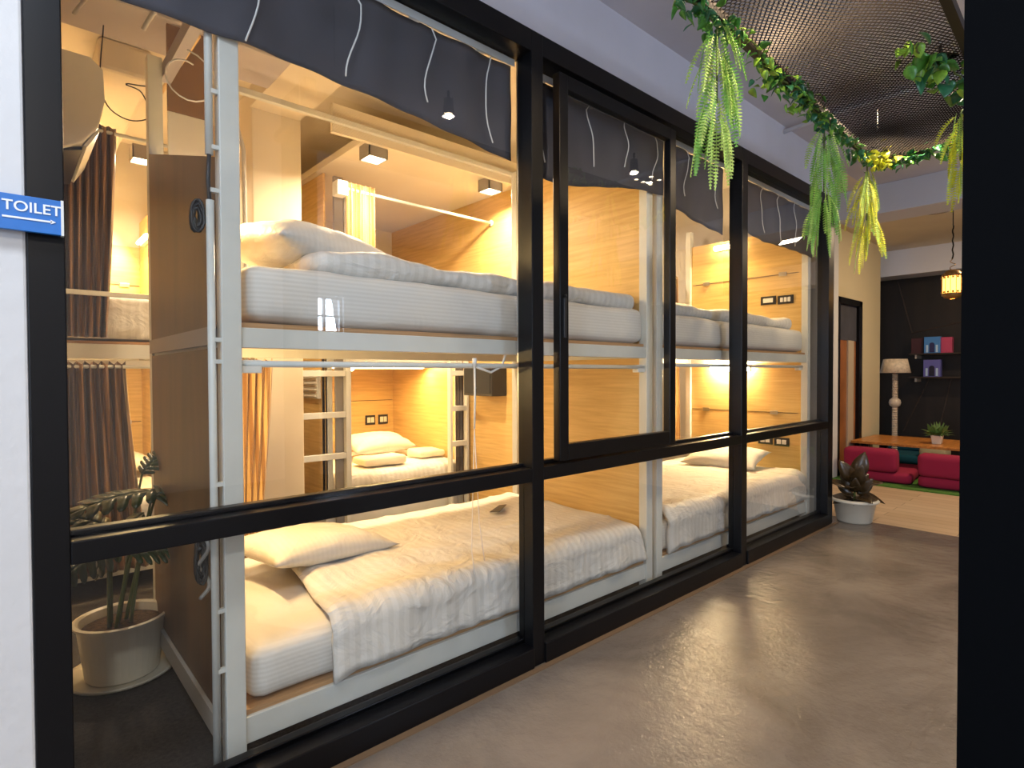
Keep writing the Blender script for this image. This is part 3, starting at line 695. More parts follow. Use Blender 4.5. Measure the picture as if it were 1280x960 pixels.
def bar_lamp(x, y, z, axis, length, label, power, side=1, m=strip_glow, r=.012):
    l = thing('wall_lamp', label, 'lamp', (x, y, z), 'warm bar lamps of the beds')
    h = length/2
    if axis == 'y':
        B(x, x+side*.025, y-h, y+h, z-.02, z+.02).build('housing', white_plastic, l, bevel=.003)
        MB().tube([(x-side*r, y-h, z), (x-side*r, y+h, z)], r, 10).build('tube', m, l, smooth=True)
        area('bulb_light', (x-side*(.01+2*r), y, z), (x-side*1, y, z-.6), length, .03, power, WARM, 180)
    else:
        B(x-h, x+h, y, y+.025*side, z-.02, z+.02).build('housing', white_plastic, l, bevel=.003)
        MB().tube([(x-h, y-side*.012, z), (x+h, y-side*.012, z)], .012, 10).build('tube', m, l, smooth=True)
        area('bulb_light', (x, y-side*.03, z-.012), (x, y-side*.25, z-1), length, .03, power, WARM, 180)
    return l
bar_lamp(4.745, 2.45, 2.30, 'y', .22, 'glowing bar lamp high on the far upper end panel', P_BAR, m=hot_glow, r=.02)
bar_lamp(4.745, 2.42, 1.235, 'y', .34, 'glowing bar lamp under the far upper bed', P_BAR*.45, m=hotter_glow, r=.02)
bar_lamp(.53, 2.35, 1.84, 'y', .30, 'bar lamp at the head of the near upper bed', P_BAR*.55, side=-1)
bar_lamp(.53, 2.35, 1.20, 'y', .40, 'bar lamp at the head of the near lower bed', P_BAR*.5, side=-1)
bar_lamp(2.30, 4.30, 1.262, 'x', 1.0, 'glowing strip lamp under the rear upper bed', P_STRIP*1.3)
bar_lamp(.30, 3.84, 1.262, 'x', .8, 'glowing strip lamp under the left rear upper bed', P_STRIP, side=-1)
bar_lamp(.735, 4.55, 2.12, 'y', .3, 'glowing bar lamp in the left rear upper pod', P_BAR*1.2)
# small ball lamp at the ladder
bl = thing('bulb_lamp', 'tiny glowing bulb beside the left ladder', 'lamp', (1.90, 3.86, 1.24))
MB().lathe([(0, -.018), (.012, -.013), (.018, 0), (.012, .013), (0, .018)], (1.90, 3.86, 1.24), 12).build('bulb', lamp_glow, bl, smooth=True)
MB().tube([(1.90, 3.86, 1.255), (1.90, 3.86, 1.288)], .006, 8).build('holder', white_plastic, bl)

# ------------------------------------------------------------------ speaker, grille, air conditioner
sp = thing('speaker', 'black speaker box on the wooden partition behind the pull cord', 'speaker', (2.80, 3.42, 1.05))
B(2.72, 2.868, 3.25, 3.60, 1.03, 1.27).build('cabinet', black_plastic, sp, bevel=.006)
B(2.714, 2.72, 3.27, 3.58, 1.05, 1.25).build('grille', mat('speaker_grille', (.02, .018, .016), .8, bump=1, bump_scale=300), sp)
MB().tube([(2.712, 3.43, 1.09), (2.702, 3.43, 1.09)], .008, 10).build('indicator_light', steel, sp)
gr = thing('air_grille', 'white louvred air grille on the wooden panel behind the left ladder', 'air grille', (1.62, 3.9, 1.12))
B(1.63, 1.659, 3.84, 4.20, 1.03, 1.23).build('frame', white_plastic, gr, bevel=.003)
for k in range(8): B(1.622, 1.632, 3.86, 4.18, 1.045+k*.022, 1.055+k*.022).build('louvre', mat('louvre_brown', (.3, .22, .14), .6) if k % 2 else white_plastic, gr)
ac = thing('air_conditioner', 'white wall air conditioner seen from below at the upper left', 'air conditioner', (.2, 3.3, 2.13))
prof = [(0, 2.08), (.03, 2.045), (.10, 2.035), (.17, 2.07), (.225, 2.15), (.25, 2.27), (.245, 2.40), (.2, 2.44), (0, 2.44)]
def prism(prof, y0, y1):
    n = len(prof); vs = [(x, y0, z) for x, z in prof]+[(x, y1, z) for x, z in prof]
    return MB().add(vs, [tuple(range(n)), tuple(range(2*n-1, n-1, -1))]+[(i, i+n, (i+1) % n+n, (i+1) % n) for i in range(n)])
prism([(x+.10, z+.11) for x, z in prof], 3.0, 3.64).build('body', white_plastic, ac, bevel=.006)
prism([(.16, 2.142), (.27, 2.173), (.27, 2.158), (.16, 2.128)], 3.03, 3.61).build('air_outlet', black_plastic, ac)
prism([(.275, 2.178), (.322, 2.253), (.330, 2.248), (.285, 2.170)], 3.02, 3.62).build('flap', white_plastic, ac)

# ------------------------------------------------------------------ cables
def coil(c, r, n, m, name, label, cat, seed, axis='y', rad=.004, squash=1.6):
    rnd = random.Random(seed); pts = []
    for k in range(n*14):
        t = k/14*2*math.pi; rr = r*(.75+.25*math.sin(t*.37+seed)); dx = rr*math.cos(t)*.55; dz = rr*math.sin(t)*squash; dy = rr*.7*math.sin(t*.5+seed)+.006*rnd.uniform(-1, 1)
        pts.append((c[0]+dx, c[1]+dy, c[2]+dz))
    return tag(MB().tube(pts, rad, 6).build(name, m, None, smooth=True), label, cat)
coil((.425, 1.825, 1.655), .03, 7, cord_black, 'cable_coil', 'black coiled cable hanging on the slim pole, upper one', 'cable', 2)
coil((.425, 1.84, .655), .026, 9, cord_black, 'cable_coil', 'black twisted cable on the slim pole near the floor', 'cable', 5, squash=2.6)
tag(MB().tube([(.432+.012*math.sin(k*.45), 1.83+.012*math.cos(k*.5), .73-.008*k) for k in range(24)], .006, 8).build('cable_strap', mat('strap_pale', (.35, .33, .3), .7), None, smooth=True), 'pale strap wound in the low black cable', 'strap')
tag(MB().tube([(.22+.0*k+.035*math.sin(k*.5), 2.35, 2.62-.03*k) for k in range(9)], .006, 8).build('loose_cable', cord_grey, None, smooth=True), 'grey loose cable dangling from the ceiling at the left', 'cable')
tag(MB().tube([(.455-.01*k, 2.2+.02*k, 2.62-.035*k-.03*math.sin(k*.6)) for k in range(8)], .008, 8).build('loose_cable', cord_grey, None, smooth=True), 'thick grey cable end beside the pole top', 'cable')
tag(MB().tube([(.50+.055*math.cos(t*.35+1.2)*(1+.04*t), 2.25, 2.24+.055*math.sin(t*.35+1.2)*(1+.04*t)) for t in range(20)], .0028, 8).build('loose_cable', string_white, None, smooth=True), 'white cable loop above the brown end panel', 'cable')
tag(MB().tube([(.70-.10*math.sin(k*.35), 3.66-.01*k, .96-.03*k-.06*math.sin(k*.45)) for k in range(14)], .003, 6).build('loose_cable', cord_black, None, smooth=True), 'black looped wire in front of the left rear pod', 'wire')
tag(MB().tube(sm([(.36, 3.1, 2.75), (.345, 3.1, 2.52), (.37, 3.1, 2.40), (.45, 3.1, 2.36), (.53, 3.1, 2.40), (.50, 3.1, 2.50), (.44, 3.1, 2.52), (.56, 3.1, 2.56), (.62, 3.1, 2.75)]), .0028, 6).build('loose_cable', cord_black, None, smooth=True), 'thin dark wire looping below the left ceiling', 'wire')
tag(MB().tube([(.97, 3.35, 2.88), (.975, 3.35, 2.6), (1.02, 3.36, 2.45), (1.03, 3.36, 1.2), (1.03, 3.36, 0)], .012, 10).build('conduit_pipe', cord_grey, None, smooth=True), 'thin grey conduit running down beside the plaster column', 'pipe')
tag(B(.90, .96, 3.5, 3.52, 0, 2.6).build('support_post', maple, None), 'narrow maple strip left of the plaster column', 'post')
# pale board above the near left end panel
tag(B(.56, .72, 2.875, 2.89, 2.02, 2.36).build('junction_board', mat('pale_board', (.62, .60, .58), .6), None, bevel=.002), 'pale grey board above the brown end panel', 'board')
tag(B(.56, .72, 2.875, 2.89, 2.362, 2.74).build('junction_board', mat('unlit_board', (.20, .11, .045), .6, noise_amt=.2, noise_scale=5), None, bevel=.002), 'wooden board coloured as unlit behind the loose white cable loop', 'board')  # lack of warm light on this board is painted as darker brown

# ------------------------------------------------------------------ plants
def bowl(c, r0, r1, h, m, name, parent, rim=.012, n=36, foot=.0):
    p = [(0, foot), (r0*.96, foot), (r0, foot+.006), (r1, h-.012), (r1+rim, h-.010), (r1+rim+.002, h), (r1+rim*.2, h+.003), (r1-.006, h-.004), (r1-.012, h-.03), (r0-.008, foot+.02), (0, foot+.02)]
    return MB().lathe(p, c, n).build(name, m, parent, smooth=False, bevel=0)
def leaf_mb(mb, base, d, up, length, width, fold=.15, curl=.2, shape='oval', n=8):
    d = Vector(d).normalized(); up = Vector(up); side = d.cross(up).normalized(); nrm = side.cross(d).normalized()
    def wfun(t):
        if shape == 'oval': return math.sin(math.pi*min(1, t**.8))**.8
        if shape == 'heart': return (math.sin(math.pi*min(1, (t*.92+.04)**.55))**.9)
        return math.sin(math.pi*t)**.6
    vs = []; fs = []
    for i in range(n+1):
        t = i/n; w_ = width/2*max(.02, wfun(t)); c = Vector(base)+d*length*t-nrm*curl*length*t*t
        vs += [c-side*w_+nrm*fold*w_, c, c+side*w_+nrm*fold*w_]
    for i in range(n):
        for k in (0, 1): fs.append((3*i+k, 3*i+k+1, 3*i+k+4, 3*i+k+3))
    mb.add(vs, fs)
def monstera_leaf(mb, base, d, up, L, W, seed):
    """split leaf: separate fingers along a midrib"""
    d = Vector(d).normalized(); up = Vector(up); side = d.cross(up).normalized(); nrm = side.cross(d).normalized(); rnd = random.Random(seed)
    N = 6
    for s in (-1, 1):
        for k in range(N):
            t0, t1 = k/N*.9, (k+.8)/N*.9
            reach = W/2*math.sin(math.pi*(.16+.78*(k+.5)/N))**.7*rnd.uniform(.92, 1.05)
            vs = []; M = 6
            for i in range(M+1):
                q = i/M; droop = -nrm*(.25*reach*q*q)
                lean = d*(.30*reach*q)
                w0 = t0+(.0 if q > .35 else -.03)*(1-q); w1 = t1+(.1/N if q < .35 else 0); mid = (w0+w1)/2; tw = (w1-w0)/2*(1 if q < .8 else (1-(q-.8)*3.2))
                for tt in (mid-tw, mid+tw): vs.append(Vector(base)+d*L*tt+side*s*reach*q+lean+droop-nrm*(.35*L*tt*tt))
            mb.add(vs, [(2*i, 2*i+1, 2*i+3, 2*i+2) for i in range(M)])
    leaf_mb(mb, Vector(base)+d*L*.82-nrm*.35*L*.7, d-nrm*.6, up, L*.22, W*.25)
def stem_pts(a, b, sag=.05, n=10):
    a, b = Vector(a), Vector(b); mid = (a+b)/2+Vector((0, 0, sag))
    return [a*(1-t)**2+mid*2*t*(1-t)+b*t*t for t in [i/n for i in range(n+1)]]
mp_ = thing('potted_monstera', 'split-leaf monstera in a white pot standing on the dark carpet', 'plant', (.345, 2.72, 0))
pc = (.345, 2.72, 0)
MB().lathe([(0, 0), (.13, 0), (.185, .02), (.19, .034), (.18, .03), (.12, .014), (0, .012)], pc, 36).build('saucer', pot_white, mp_, smooth=True)
bowl((pc[0], pc[1], .016), .125, .15, .225, pot_white, 'pot', mp_, rim=.012)
MB().lathe([(0, .215), (.08, .212), (.142, .205)], pc, 28).build('soil', soil, mp_)
mb_s = []
leaves = [((.36, 2.74, .21), (.455, 2.62, .74), (-.9, -.1, .12), (.0, -.2, 1), .30, .22), ((.37, 2.70, .21), (.43, 2.58, .73), (.7, .25, .05), (0, -.5, 1), .17, .2),
          ((.33, 2.72, .21), (.40, 2.60, .66), (-.75, -.05, -.55), (-.3, -.3, 1), .26, .2), ((.30, 2.70, .21), (.29, 2.6, .63), (-.7, .3, .45), (0, -.4, 1), .2, .18),
          ((.31, 2.74, .21), (.30, 2.62, .55), (-.75, -.2, -.2), (0, -.5, 1), .2, .18), ((.34, 2.76, .21), (.42, 2.72, .80), (.5, .1, .7), (-.5, -.5, .4), .13, .12),
          ((.32, 2.68, .21), (.36, 2.56, .52), (.6, -.1, .1), (0, -.5, 1), .16, .14)]
for i, (a, b, d, up, L, W) in enumerate(leaves):
    MB().tube(stem_pts(a, b, .06), .0075, 8, r2=.004).build('stem', stem_mat, mp_, smooth=True)
    m_ = MB(); monstera_leaf(m_, b, d, up, L, W, i); m_.build('leaf', leaf_dark, mp_, smooth=True, solid=.0015)

# rubber plant by the glass corner
rc = Vector((5.10, 1.55, 0))
rp = thing('potted_rubber_plant', 'dark-leaved rubber plant in a white bowl pot at the glass corner', 'plant', rc)
MB().lathe([(0, 0), (.115, 0), (.125, .012), (.152, .16), (.172, .165), (.176, .178), (.160, .19), (.150, .178), (.146, .15), (.12, .03), (0, .03)], rc, 40).build('pot', pot_white, rp, smooth=True)
MB().lathe([(0, .168), (.08, .166), (.148, .158)], rc, 28).build('soil', soil, rp)
MB().tube([rc+Vector((0, 0, .15)), rc+Vector((.005, 0, .25)), rc+Vector((0, .01, .36))], .009, 8).build('stem', stem_mat, rp, smooth=True)
rnd = random.Random(4)
rl = [(.17, -40, .25, .12), (.19, 150, .1, .14), (.21, 60, .2, .13), (.22, 230, .15, .15), (.25, 340, .55, .16), (.26, 120, .6, .16), (.28, 190, .45, .15), (.29, 290, .5, .15), (.30, 20, .9, .13), (.33, 250, 3.0, .17), (.32, 140, 1.6, .15), (.30, 215, 1.2, .15), (.26, 245, .8, .13), (.22, 105, .9, .12), (.23, 285, .9, .12), (.27, 95, 1.2, .11), (.28, 300, 1.3, .11), (.20, 110, .15, .13), (.20, 280, .2, .13), (.24, 200, 1.0, .12), (.18, 195, .2, .11), (.24, 300, -.1, .17)]
for (z, a, el, L) in rl:
    d = Vector((math.cos(R(a)), math.sin(R(a)), el)); m_ = MB(); b0 = rc+Vector((0, 0, z-.02)); L *= 1.25; leaf_mb(m_, b0+d*.015, d, (-.35, -.12, 1) if abs(el) < .7 else (-.95, -.3, .25), L, L*.58, .2, .25)
    m_.build('leaf', leaf_rubber, rp, smooth=True, solid=.001)

# ------------------------------------------------------------------ ceiling mesh with greenery
mz = 2.42
C0 = Vector((1.05, .96, mz)); ex = Vector((1, .035, 0)).normalized(); ey = Vector((.045, -1, 0)).normalized()
LM, WM = 2.70, .56
mp2 = thing('hanging_mesh_panel', 'dark expanded-metal panel hanging below the corridor ceiling', 'mesh panel', C0)
fm = MB()
def bar(a, b, h, t):
    a, b = Vector(a), Vector(b); d = (b-a).normalized(); s = Vector((-d.y, d.x, 0))*t/2; z = Vector((0, 0, h/2))
    fm.add([a-s-z, b-s-z, b+s-z, a+s-z, a-s+z, b-s+z, b+s+z, a+s+z], [(0,3,2,1),(4,5,6,7),(0,1,5,4),(1,2,6,5),(2,3,7,6),(3,0,4,7)])
c1, c2, c3, c4 = C0, C0+ex*LM, C0+ex*LM+ey*WM, C0+ey*WM
for a, b in ((c1, c2), (c2, c3), (c3, c4), (c4, c1)): bar(a, b, .035, .03)
fm.build('frame', mat('rust_frame', (.016, .010, .008), .5), mp2)
# diamond strands
wm = MB(); n1 = 150
def strand(p, q, t=.0023):
    p, q = Vector(p), Vector(q); d = (q-p).normalized(); s = Vector((-d.y, d.x, 0))*t; z = Vector((0, 0, .0025))
    wm.add([p-s-z, q-s-z, q+s+z, p+s+z, p-s+z, q-s+z], [(0, 1, 2, 3), (4, 3, 2, 5), (0, 4, 5, 1)])
k = 0
px = .0135
nX = int(LM/px)
for i in range(nX+1):     # zigzag strands running across, making diamonds
    pts = []
    m_ = int(WM/.009)
    for j in range(m_+1):
        off = (px*.30 if (j+i) % 2 else -px*.30)
        x = min(LM, max(0, i*px+off)); pts.append(C0+ex*x+ey*(j*WM/m_)+Vector((0, 0, .006*math.sin(i*px*11)+.006*math.sin(j*.16))))
    for a, b in zip(pts, pts[1:]): strand(a, b)
wm.build('expanded_mesh', mesh_metal, mp2)
for p in (C0+ex*.1+ey*.05, C0+ex*LM*.95+ey*.05, C0+ex*.1+ey*(WM-.05), C0+ex*LM*.95+ey*(WM-.05)):
    MB().tube([p, (p.x, p.y, CZ)], .003, 6).build('hanger_rod', steel, mp2)
def spot(x, y, label, power, tgt):
    l = thing('track_spotlight', label, 'lamp', (x, y, CZ-.16), 'spotlights above the hanging mesh')
    MB().tube([(x, y, CZ), (x, y, CZ-.06)], .008, 8).build('arm', black_metal, l)
    MB().lathe([(0, 0), (.028, 0), (.034, -.09), (.030, -.09), (.02, -.03), (0, -.03)], (x, y, CZ-.05), 20).build('housing', black_metal, l, smooth=True)
    MB().lathe([(0, -.075), (.028, -.078)], (x, y, CZ-.05), 16).build('bulb', lamp_glow, l)
    area('spot_light', (x, y, CZ-.15), tgt, .05, .05, power, WARM2, 150)
for k, (x, y) in enumerate(((4.10, .40), (4.20, .40), (4.30, .40), (4.14, .52), (4.26, .52))):
    l = thing('ceiling_downlight', 'small round ceiling downlight, one of five beyond the mesh', 'lamp', (x, y, CZ-.02), 'five small ceiling downlights')
    MB().lathe([(.03, 0), (.03, -.012), (.022, -.012), (.02, -.004)], (x, y, CZ), 18).build('rim', white_plastic, l)
    MB().lathe([(0, -.006), (.021, -.006)], (x, y, CZ), 16).build('bulb', lamp_glow, l)
area('downlight_light', (4.2, .46, CZ-.03), (4.2, .46, 0), .04, .04, 14, WARM2, 150)
P_SPOT = 26
spot(2.0, .62, 'spotlight above the near half of the mesh', P_SPOT, (2.0, .62, 0))
spot(3.62, .72, 'spotlight above the far edge of the mesh', P_SPOT, (3.55, .85, 0))

def frond(mb, p0, d0, L, leafL, rnd, pairs=None):
    """one arching fern frond with two rows of leaflets"""
    n = pairs or int(L/.0112); p = Vector(p0); d = Vector(d0).normalized(); step = L/n; path = [p.copy()]
    sidev = d.cross(Vector((rnd.uniform(-1, 1), rnd.uniform(-1, 1), .1))).normalized()
    for i in range(n):
        d = (d+Vector((rnd.uniform(-.03, .03), rnd.uniform(-.03, .03), -.10))).normalized(); p = p+d*step; path.append(p.copy())
        sidev = (sidev-d*sidev.dot(d)).normalized(); t = i/n
        ll = leafL*(math.sin(math.pi*min(.98, t*.85+.13))**.7)
        up = d.cross(sidev)
        for s in (-1, 1):
            tip = p+sidev*s*ll+d*ll*.35+up*ll*.25; w_ = step*.27
            mb.add([p-d*w_, p+d*w_, p+sidev*s*ll*.6+d*(w_+.2*ll)+up*ll*.1, tip, p+sidev*s*ll*.6+d*(.2*ll-w_)+up*ll*.1], [(0, 1, 2, 3, 4)])
    mb.tube(path[::3]+[path[-1]], .0014, 5)
def fern(c, n, L, m1, m2, label, seed, lean=(0, 0)):
    rnd = random.Random(seed); th = thing('hanging_fern', label, 'fern', c, 'artificial ferns hanging from the mesh')
    for i in range(n):
        a = rnd.uniform(0, 2*math.pi); el = rnd.uniform(-2.5, .3); tier = rnd.random()
        p0 = Vector(c)+Vector((.02*math.cos(a)+lean[0]*tier*.3, .02*math.sin(a)+lean[1]*tier*.3, -tier*L*.62))
        mb = MB(); frond(mb, p0, (math.cos(a), math.sin(a), -.6-2.6*rnd.random()), L*rnd.uniform(.26, .44), rnd.uniform(.011, .018), rnd)
        mb.build('frond', m1 if rnd.random() < .65 else m2, th)
    MB().tube([c, Vector(c)+Vector((0, 0, -L*.5))], .004, 6).build('stem', stem_mat, th)
fern((1.83, .985, 2.40), 52, .56, fern_green, fern_mid, 'long pale green fern hanging nearest, in front of the sliding sash', 3)
fern((2.93, 1.03, 2.37), 56, .62, fern_mid, fern_green, 'mid green fern hanging from the middle of the mesh edge', 8)
fern((3.66, 1.06, 2.36), 50, .60, fern_yellow, fern_green, 'yellow-green fern hanging from the far corner of the mesh', 12)
fern((3.35, .585, 2.42), 40, .46, fern_yellow, fern_green, 'yellow-green fern hanging beside the black column', 17)
def garland(path, n, m_list, label, seed, spread=.05, size=.035, shape='heart', cat='garland'):
    rnd = random.Random(seed); th = thing('ivy_garland', label, cat, path[0], 'artificial leaf garlands on the mesh')
    path = [Vector(p) for p in path]; fine = []
    for a, b in zip(path, path[1:]):
        for k in range(8): fine.append(a.lerp(b, k/8)+Vector((rnd.uniform(-.008, .008), rnd.uniform(-.008, .008), rnd.uniform(-.01, .006))))
    MB().tube(fine, .004, 6).build('vine', stem_mat, th, smooth=True)
    for mi, m in enumerate(m_list):
        mb = MB()
        for i in range(n//len(m_list)):
            p = rnd.choice(fine)+Vector((rnd.gauss(0, spread), rnd.gauss(0, spread), rnd.gauss(-.01, spread*.8)))
            d = Vector((rnd.uniform(-1, 1), rnd.uniform(-1, 1), rnd.uniform(-1.1, .2))); s = size*rnd.uniform(.6, 1.25)
            leaf_mb(mb, p, d, (rnd.uniform(-.6, .6), rnd.uniform(-.6, .6), 1), s, s*.8, .25, .25, shape, 6)
        mb.build('foliage', m, th, smooth=True, solid=.0008)
def on(u, v, dz=-.02): 
    p = C0+ex*u+ey*v; return (p.x, p.y, mz+dz)
garland([on(.55, -.01), on(.75, .0), on(.85, .01)], 90, [leaf_teal, leaf_green], 'dark green leaf garland at the root of the nearest fern', 1, .025, .034)
garland([on(.85, .0), on(1.0, .04), on(1.2, -.01), on(1.35, .0)], 60, [leaf_light, leaf_green], 'sparse round-leaved garland along the mesh edge', 2, .02, .034)
garland([on(1.25, .0), on(1.5, .01), on(1.75, .0), on(1.95, -.01)], 190, [leaf_green, leaf_light, leaf_teal], 'dense ivy garland above the middle fern', 3, .028, .034)
garland([on(1.95, .0), on(2.2, .01), on(2.5, .0), on(2.69, .02)], 110, [leaf_teal, leaf_green], 'dark ivy garland between the middle and the far fern', 4, .02, .036)
garland([on(2.52, .03), on(2.66, .08)], 46, [fern_yellow], 'bright yellow leaf bunch at the far mesh corner', 5, .035, .045, 'oval')
garland([on(2.70, .08), on(2.71, .25), on(2.70, .5)], 120, [leaf_teal, leaf_green], 'dark ivy garland along the far end of the mesh', 6, .025, .042)
garland([on(1.45, .44), on(1.60, .42), on(1.72, .50), on(1.95, .52), on(2.15, .53)], 66, [leaf_green, leaf_light, leaf_teal], 'large-leaved garland beside the black column', 7, .035, .062, 'oval')
tag(MB().tube([(3.99, 1.66, 2.84), (4.0, 1.35, 2.86), (4.02, .2, 2.86)], .014, 10).build('ceiling_pipe', mat('pipe_white', (.7, .7, .74), .4), None, smooth=True), 'white pipe running across the corridor ceiling', 'pipe')

# ------------------------------------------------------------------ lounge
struct(B(6.85, 9.6, -1, 3.4, .0, .012).build('floor_lounge_carpet', green_carpet))
def floor_chair(c, rz, sx, sy, m, label, back_side=-1, bh=.33, bw=None, boff=0):
    """legless floor seat: flat cushion, thick backrest block"""
    th = thing('floor_chair', label, 'floor chair', (c[0], c[1], 0), 'legless floor chairs'); th.rotation_euler = (0, 0, rz)
    th['_o'] = (0, 0, 0)
    bw = bw or sy
    o = rounded_box(-sx/2, sx/2, -sy/2, sy/2, .014, .13, .04, c[0], .006, 16, 12, 4).build('seat', m, th, smooth=True); weld(o)
    o = rounded_box(-sx/2-.02, -sx/2+.19, -bw/2+boff, bw/2+boff, .125, bh, .05, c[1], .006, 10, 14, 8).build('backrest', m, th, smooth=True); weld(o)
    return th
floor_chair((7.43, 1.97), R(6), .84, .64, red_fabric, 'crimson floor chair behind the potted rubber plant', bw=.50, boff=.06, bh=.37)
floor_chair((7.42, 1.27), R(4), .80, .62, red_fabric, 'crimson floor chair next to the black column', bh=.36)
floor_chair((9.0, 2.05), R(188), .75, .75, teal_fabric, 'teal floor chair under the far side of the low table', bh=.26)
floor_chair((8.95, 1.1), R(180), .7, .6, red_fabric, 'crimson floor chair at the far right of the low table', bh=.30)
tb = thing('low_table', 'long low varnished wooden table with black legs', 'table', (8.0, 1.6, 0))
B(7.52, 8.45, .75, 2.33, .36, .39).build('tabletop', wood_seat, tb, bevel=.004)
for (x, y) in ((7.62, 2.2), (8.35, 2.2), (7.62, .9), (8.35, .9)): B(x-.035, x+.035, y-.035, y+.035, .012, .36).build('leg', black_metal, tb)
tag(rounded_box(8.62, 8.95, 1.62, 1.90, .014, .27, .05, 3, .004, 10, 10, 6).build('floor_cushion', mat('cream_fabric', (.6, .52, .36), .9), None, smooth=True), 'cream block cushion seen under the low table', 'cushion')
tp = thing('potted_table_plant', 'bushy green plant in a small white square pot on the low table', 'plant', (7.83, 1.55, .39))
f = MB(); c = Vector((7.83, 1.55, .391)); a, b = .04, .052
f.add([(c.x-a, c.y-a, c.z), (c.x+a, c.y-a, c.z), (c.x+a, c.y+a, c.z), (c.x-a, c.y+a, c.z), (c.x-b, c.y-b, c.z+.095), (c.x+b, c.y-b, c.z+.095), (c.x+b, c.y+b, c.z+.095), (c.x-b, c.y+b, c.z+.095)], [(0,3,2,1),(4,5,6,7),(0,1,5,4),(1,2,6,5),(2,3,7,6),(3,0,4,7)])
f.build('pot', mat('pot_ceramic', (.75, .66, .55), .4), tp, bevel=.004)
mb = MB(); rnd = random.Random(5)
for i in range(130):
    a = rnd.uniform(0, 6.283); e = rnd.uniform(.3, 2.2); d = Vector((math.cos(a), math.sin(a), e)); leaf_mb(mb, c+Vector((rnd.uniform(-.03, .03), rnd.uniform(-.03, .03), .09)), d, (rnd.uniform(-.5, .5), rnd.uniform(-.5, .5), 1) if e < 1.2 else (1, .3, .2), rnd.uniform(.10, .16), .022, .2, .35, 'oval', 5)
mb.build('foliage', mat('leaf_table', (.14, .24, .06), .5), tp)
# spiral floor lamp
lc = Vector((8.95, 2.24, 0))
fl = thing('floor_lamp', 'tall pearl-coloured floor lamp with a twisted pole and tapered shade', 'floor lamp', lc)
MB().lathe([(0, .012), (.14, .012), (.14, .03), (.04, .05), (0, .05)], lc, 28).build('base', pearl, fl, smooth=True)
pr = []
z = .05
while z < 1.17:
    pr += [(.024, z), (.038, z+.012), (.024, z+.024)]; z += .024
MB().lathe(pr, lc, 16).build('pole', pearl, fl)
MB().lathe([(.02, .72), (.06, .75), (.072, .79), (.06, .83), (.02, .86)], lc, 20).build('pole_ball', pearl, fl, smooth=True)
MB().lathe([(.175, 1.19), (.135, 1.375)], lc, 32).build('lamp_shade', mat('shade_linen', (.66, .56, .44), .7, noise_amt=.2, noise_scale=30), fl, smooth=True, solid=.004)
MB().tube([(lc.x, lc.y, 1.15), (lc.x, lc.y, 1.34)], .008, 8).build('socket', brass, fl)
# shelves with printed boxes
for (z, lab) in ((1.455, 'upper thin dark wall shelf in the lounge'), (1.135, 'lower thin dark wall shelf in the lounge')):
    sh = thing('wall_shelf', lab, 'shelf', (9.5, 1.9, z), 'dark wall shelves in the lounge')
    B(9.3, 9.6, .9, 2.17, z-.02, z).build('board', mat('shelf_dark', (.03, .02, .015), .4), sh, bevel=.002)
    for yy in (2.1, 1.5): B(9.35, 9.6, yy-.01, yy+.01, z-.07, z-.02).build('bracket', pearl, sh)
def arch_box(c, w_, h_, d_, m, m2, name, label, grp):
    """display box with a printed arch; faces the corridor (-X)"""
    th = thing(name, label, 'box', c, grp)
    x, y, z = c
    B(x, x+d_, y-w_/2, y+w_/2, z, z+h_).build('carton', m, th, bevel=.003)
    aw = w_*.16; pts = [(y-aw, z+.01)]+[(y+aw*math.cos(math.pi-t*math.pi/10), z+h_*.52+aw*math.sin(t*math.pi/10)) for t in range(11)]+[(y+aw, z+.01)]
    n = len(pts); vs = [(x-.001, p, q) for p, q in pts]+[(x-.004, p, q) for p, q in pts]
    MB().add(vs, [tuple(range(n)), tuple(range(2*n-1, n-1, -1))]+[(i, (i+1) % n, (i+1) % n+n, i+n) for i in range(n)]).build('arch_print', m2, th)
    for s in ((-1, 1) if w_ > .15 else ()):
        B(x-.003, x-.001, y+s*w_*.30-.012, y+s*w_*.30+.012, z+.01, z+h_*.5).build('column_print', mat('pale_print', (.45, .6, .8), .4), th)
    return th
arch_box((9.36, 1.92, 1.456), .18, .22, .10, blue_print, mat('arch_dark', (.02, .02, .10), .5), 'souvenir_box', 'blue box printed with an arch on the upper shelf', 'printed boxes on the lounge shelves')
arch_box((9.36, 1.92, 1.136), .19, .23, .10, violet_print, mat('arch_black', (.006, .006, .03), .5), 'souvenir_box', 'violet-blue box printed with an arch on the lower shelf', 'printed boxes on the lounge shelves')
arch_box((9.40, 1.77, 1.456), .12, .21, .10, pink_print, pink_print, 'souvenir_box', 'pink box beside the blue one on the upper shelf', 'printed boxes on the lounge shelves')
arch_box((9.42, 2.10, 1.456), .14, .21, .10, mat('maroon_print', (.05, .008, .012), .5), mat('maroon_print2', (.05, .008, .012), .5), 'souvenir_box', 'dark maroon box at the left end of the upper shelf', 'printed boxes on the lounge shelves')
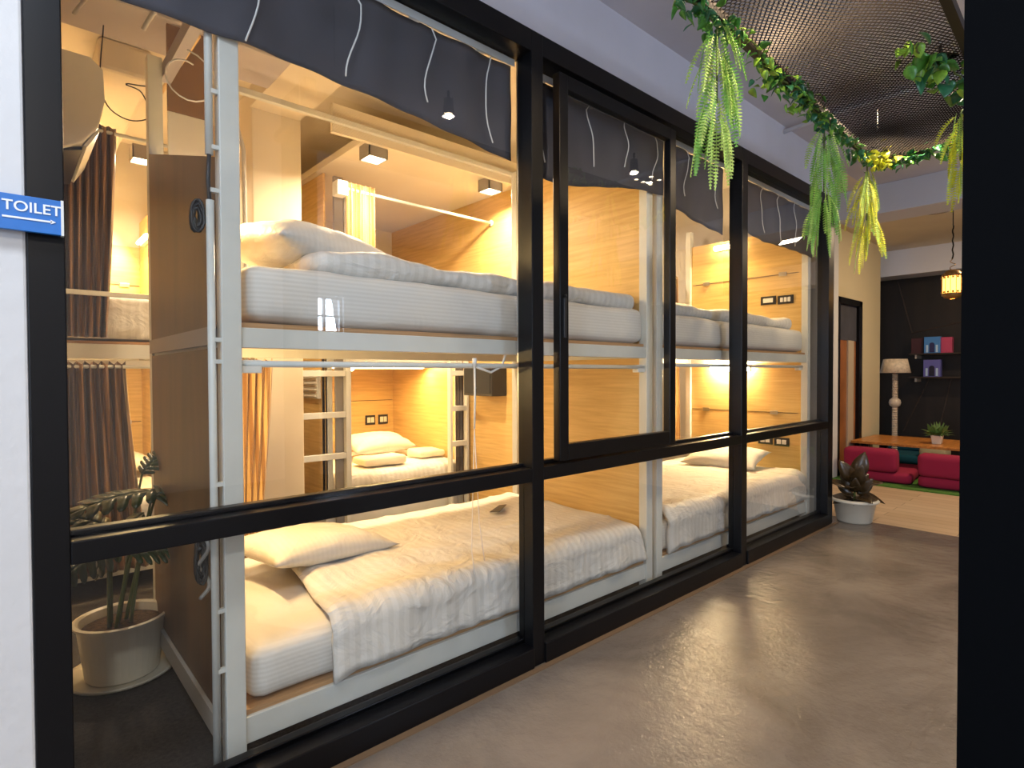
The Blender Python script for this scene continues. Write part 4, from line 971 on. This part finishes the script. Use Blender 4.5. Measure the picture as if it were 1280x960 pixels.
# lantern
ln = Vector((6.4, 1.165, 1.86))
la = thing('pendant_lantern', 'glowing perforated brass lantern hanging from the lounge ceiling', 'pendant lamp', ln)
MB().lathe([(.02, 0), (.06, .012), (.078, .03), (.078, .05)], ln, 24).build('base_ring', brass, la, smooth=True)
MB().lathe([(.074, .05), (.076, .2)], ln, 24).build('lantern_glass', lantern_glow, la, smooth=True)
for k in range(12):
    t = 2*math.pi*k/12; MB().tube([ln+Vector((.079*math.cos(t), .079*math.sin(t), .03)), ln+Vector((.079*math.cos(t), .079*math.sin(t), .22))], .0025, 6).build('rib', brass, la)
for z in (.06, .19):
    for k in range(14):
        t = 2*math.pi*(k+.5)/14; MB().tube([ln+Vector((.080*math.cos(t), .080*math.sin(t), z-.008)), ln+Vector((.080*math.cos(t), .080*math.sin(t), z+.008))], .008, 6).build('ornament', brass, la)
MB().lathe([(.078, .2), (.078, .215), (.05, .25), (.02, .262), (0, .264)], ln, 24).build('cap', brass, la, smooth=True)
MB().lathe([(.0, 0), (.022, .02), (.030, .05), (.022, .08), (0, .1)], ln+Vector((0, 0, .06)), 14).build('bulb', lamp_glow, la, smooth=True)
MB().tube([ln+Vector((.02*math.cos(t*.6), .02*math.sin(t*.6), .26+.006*t)) for t in range(14)]+[ln+Vector((0, 0, .36))], .003, 6).build('hook', brass, la)
MB().tube([ln+Vector((.004*math.sin(k*1.5), .004*math.cos(k*1.5), .36+.02*k)) for k in range(16)], .006, 6).build('chain', black_metal, la)
MB().tube([ln+Vector((0, 0, .66)), (ln.x, ln.y, CZ-.1)], .004, 6).build('cable', black_metal, la)
MB().lathe([(0, -.05), (.03, -.05), (.055, -.02), (.06, 0)], (ln.x, ln.y, CZ-.16+.05), 20).build('ceiling_cup', black_metal, la, smooth=True)
B(ln.x-.01, ln.x+.01, ln.y, ln.y+.16, CZ-.14, CZ-.125).build('hook_arm', black_metal, la)
MB().tube([(ln.x, ln.y, CZ-.11), (ln.x, ln.y, CZ)], .008, 8).build('hook_stem', black_metal, la)
point('lantern_light', ln+Vector((-.0, 0, .12)), 10, (1, .6, .25), .07)
dm = thing('ceiling_dome', 'shallow glass dome ceiling light behind the lantern', 'ceiling light', (7.1, 1.42, CZ-.08))
MB().lathe([(0, -.06), (.12, -.05), (.2, -.02), (.23, 0)], (7.1, 1.42, CZ-.002), 32).build('bowl', mat('dome_glass', (.28, .2, .13), .15), dm, smooth=True)
MB().lathe([(.23, -.012), (.245, -.012), (.245, 0), (.23, 0)], (7.1, 1.42, CZ-.001), 32).build('rim', steel, dm)
area('lounge_light', (7.3, .45, CZ-.05), (7.6, .9, 0), .22, .22, 50, (1, .74, .46))
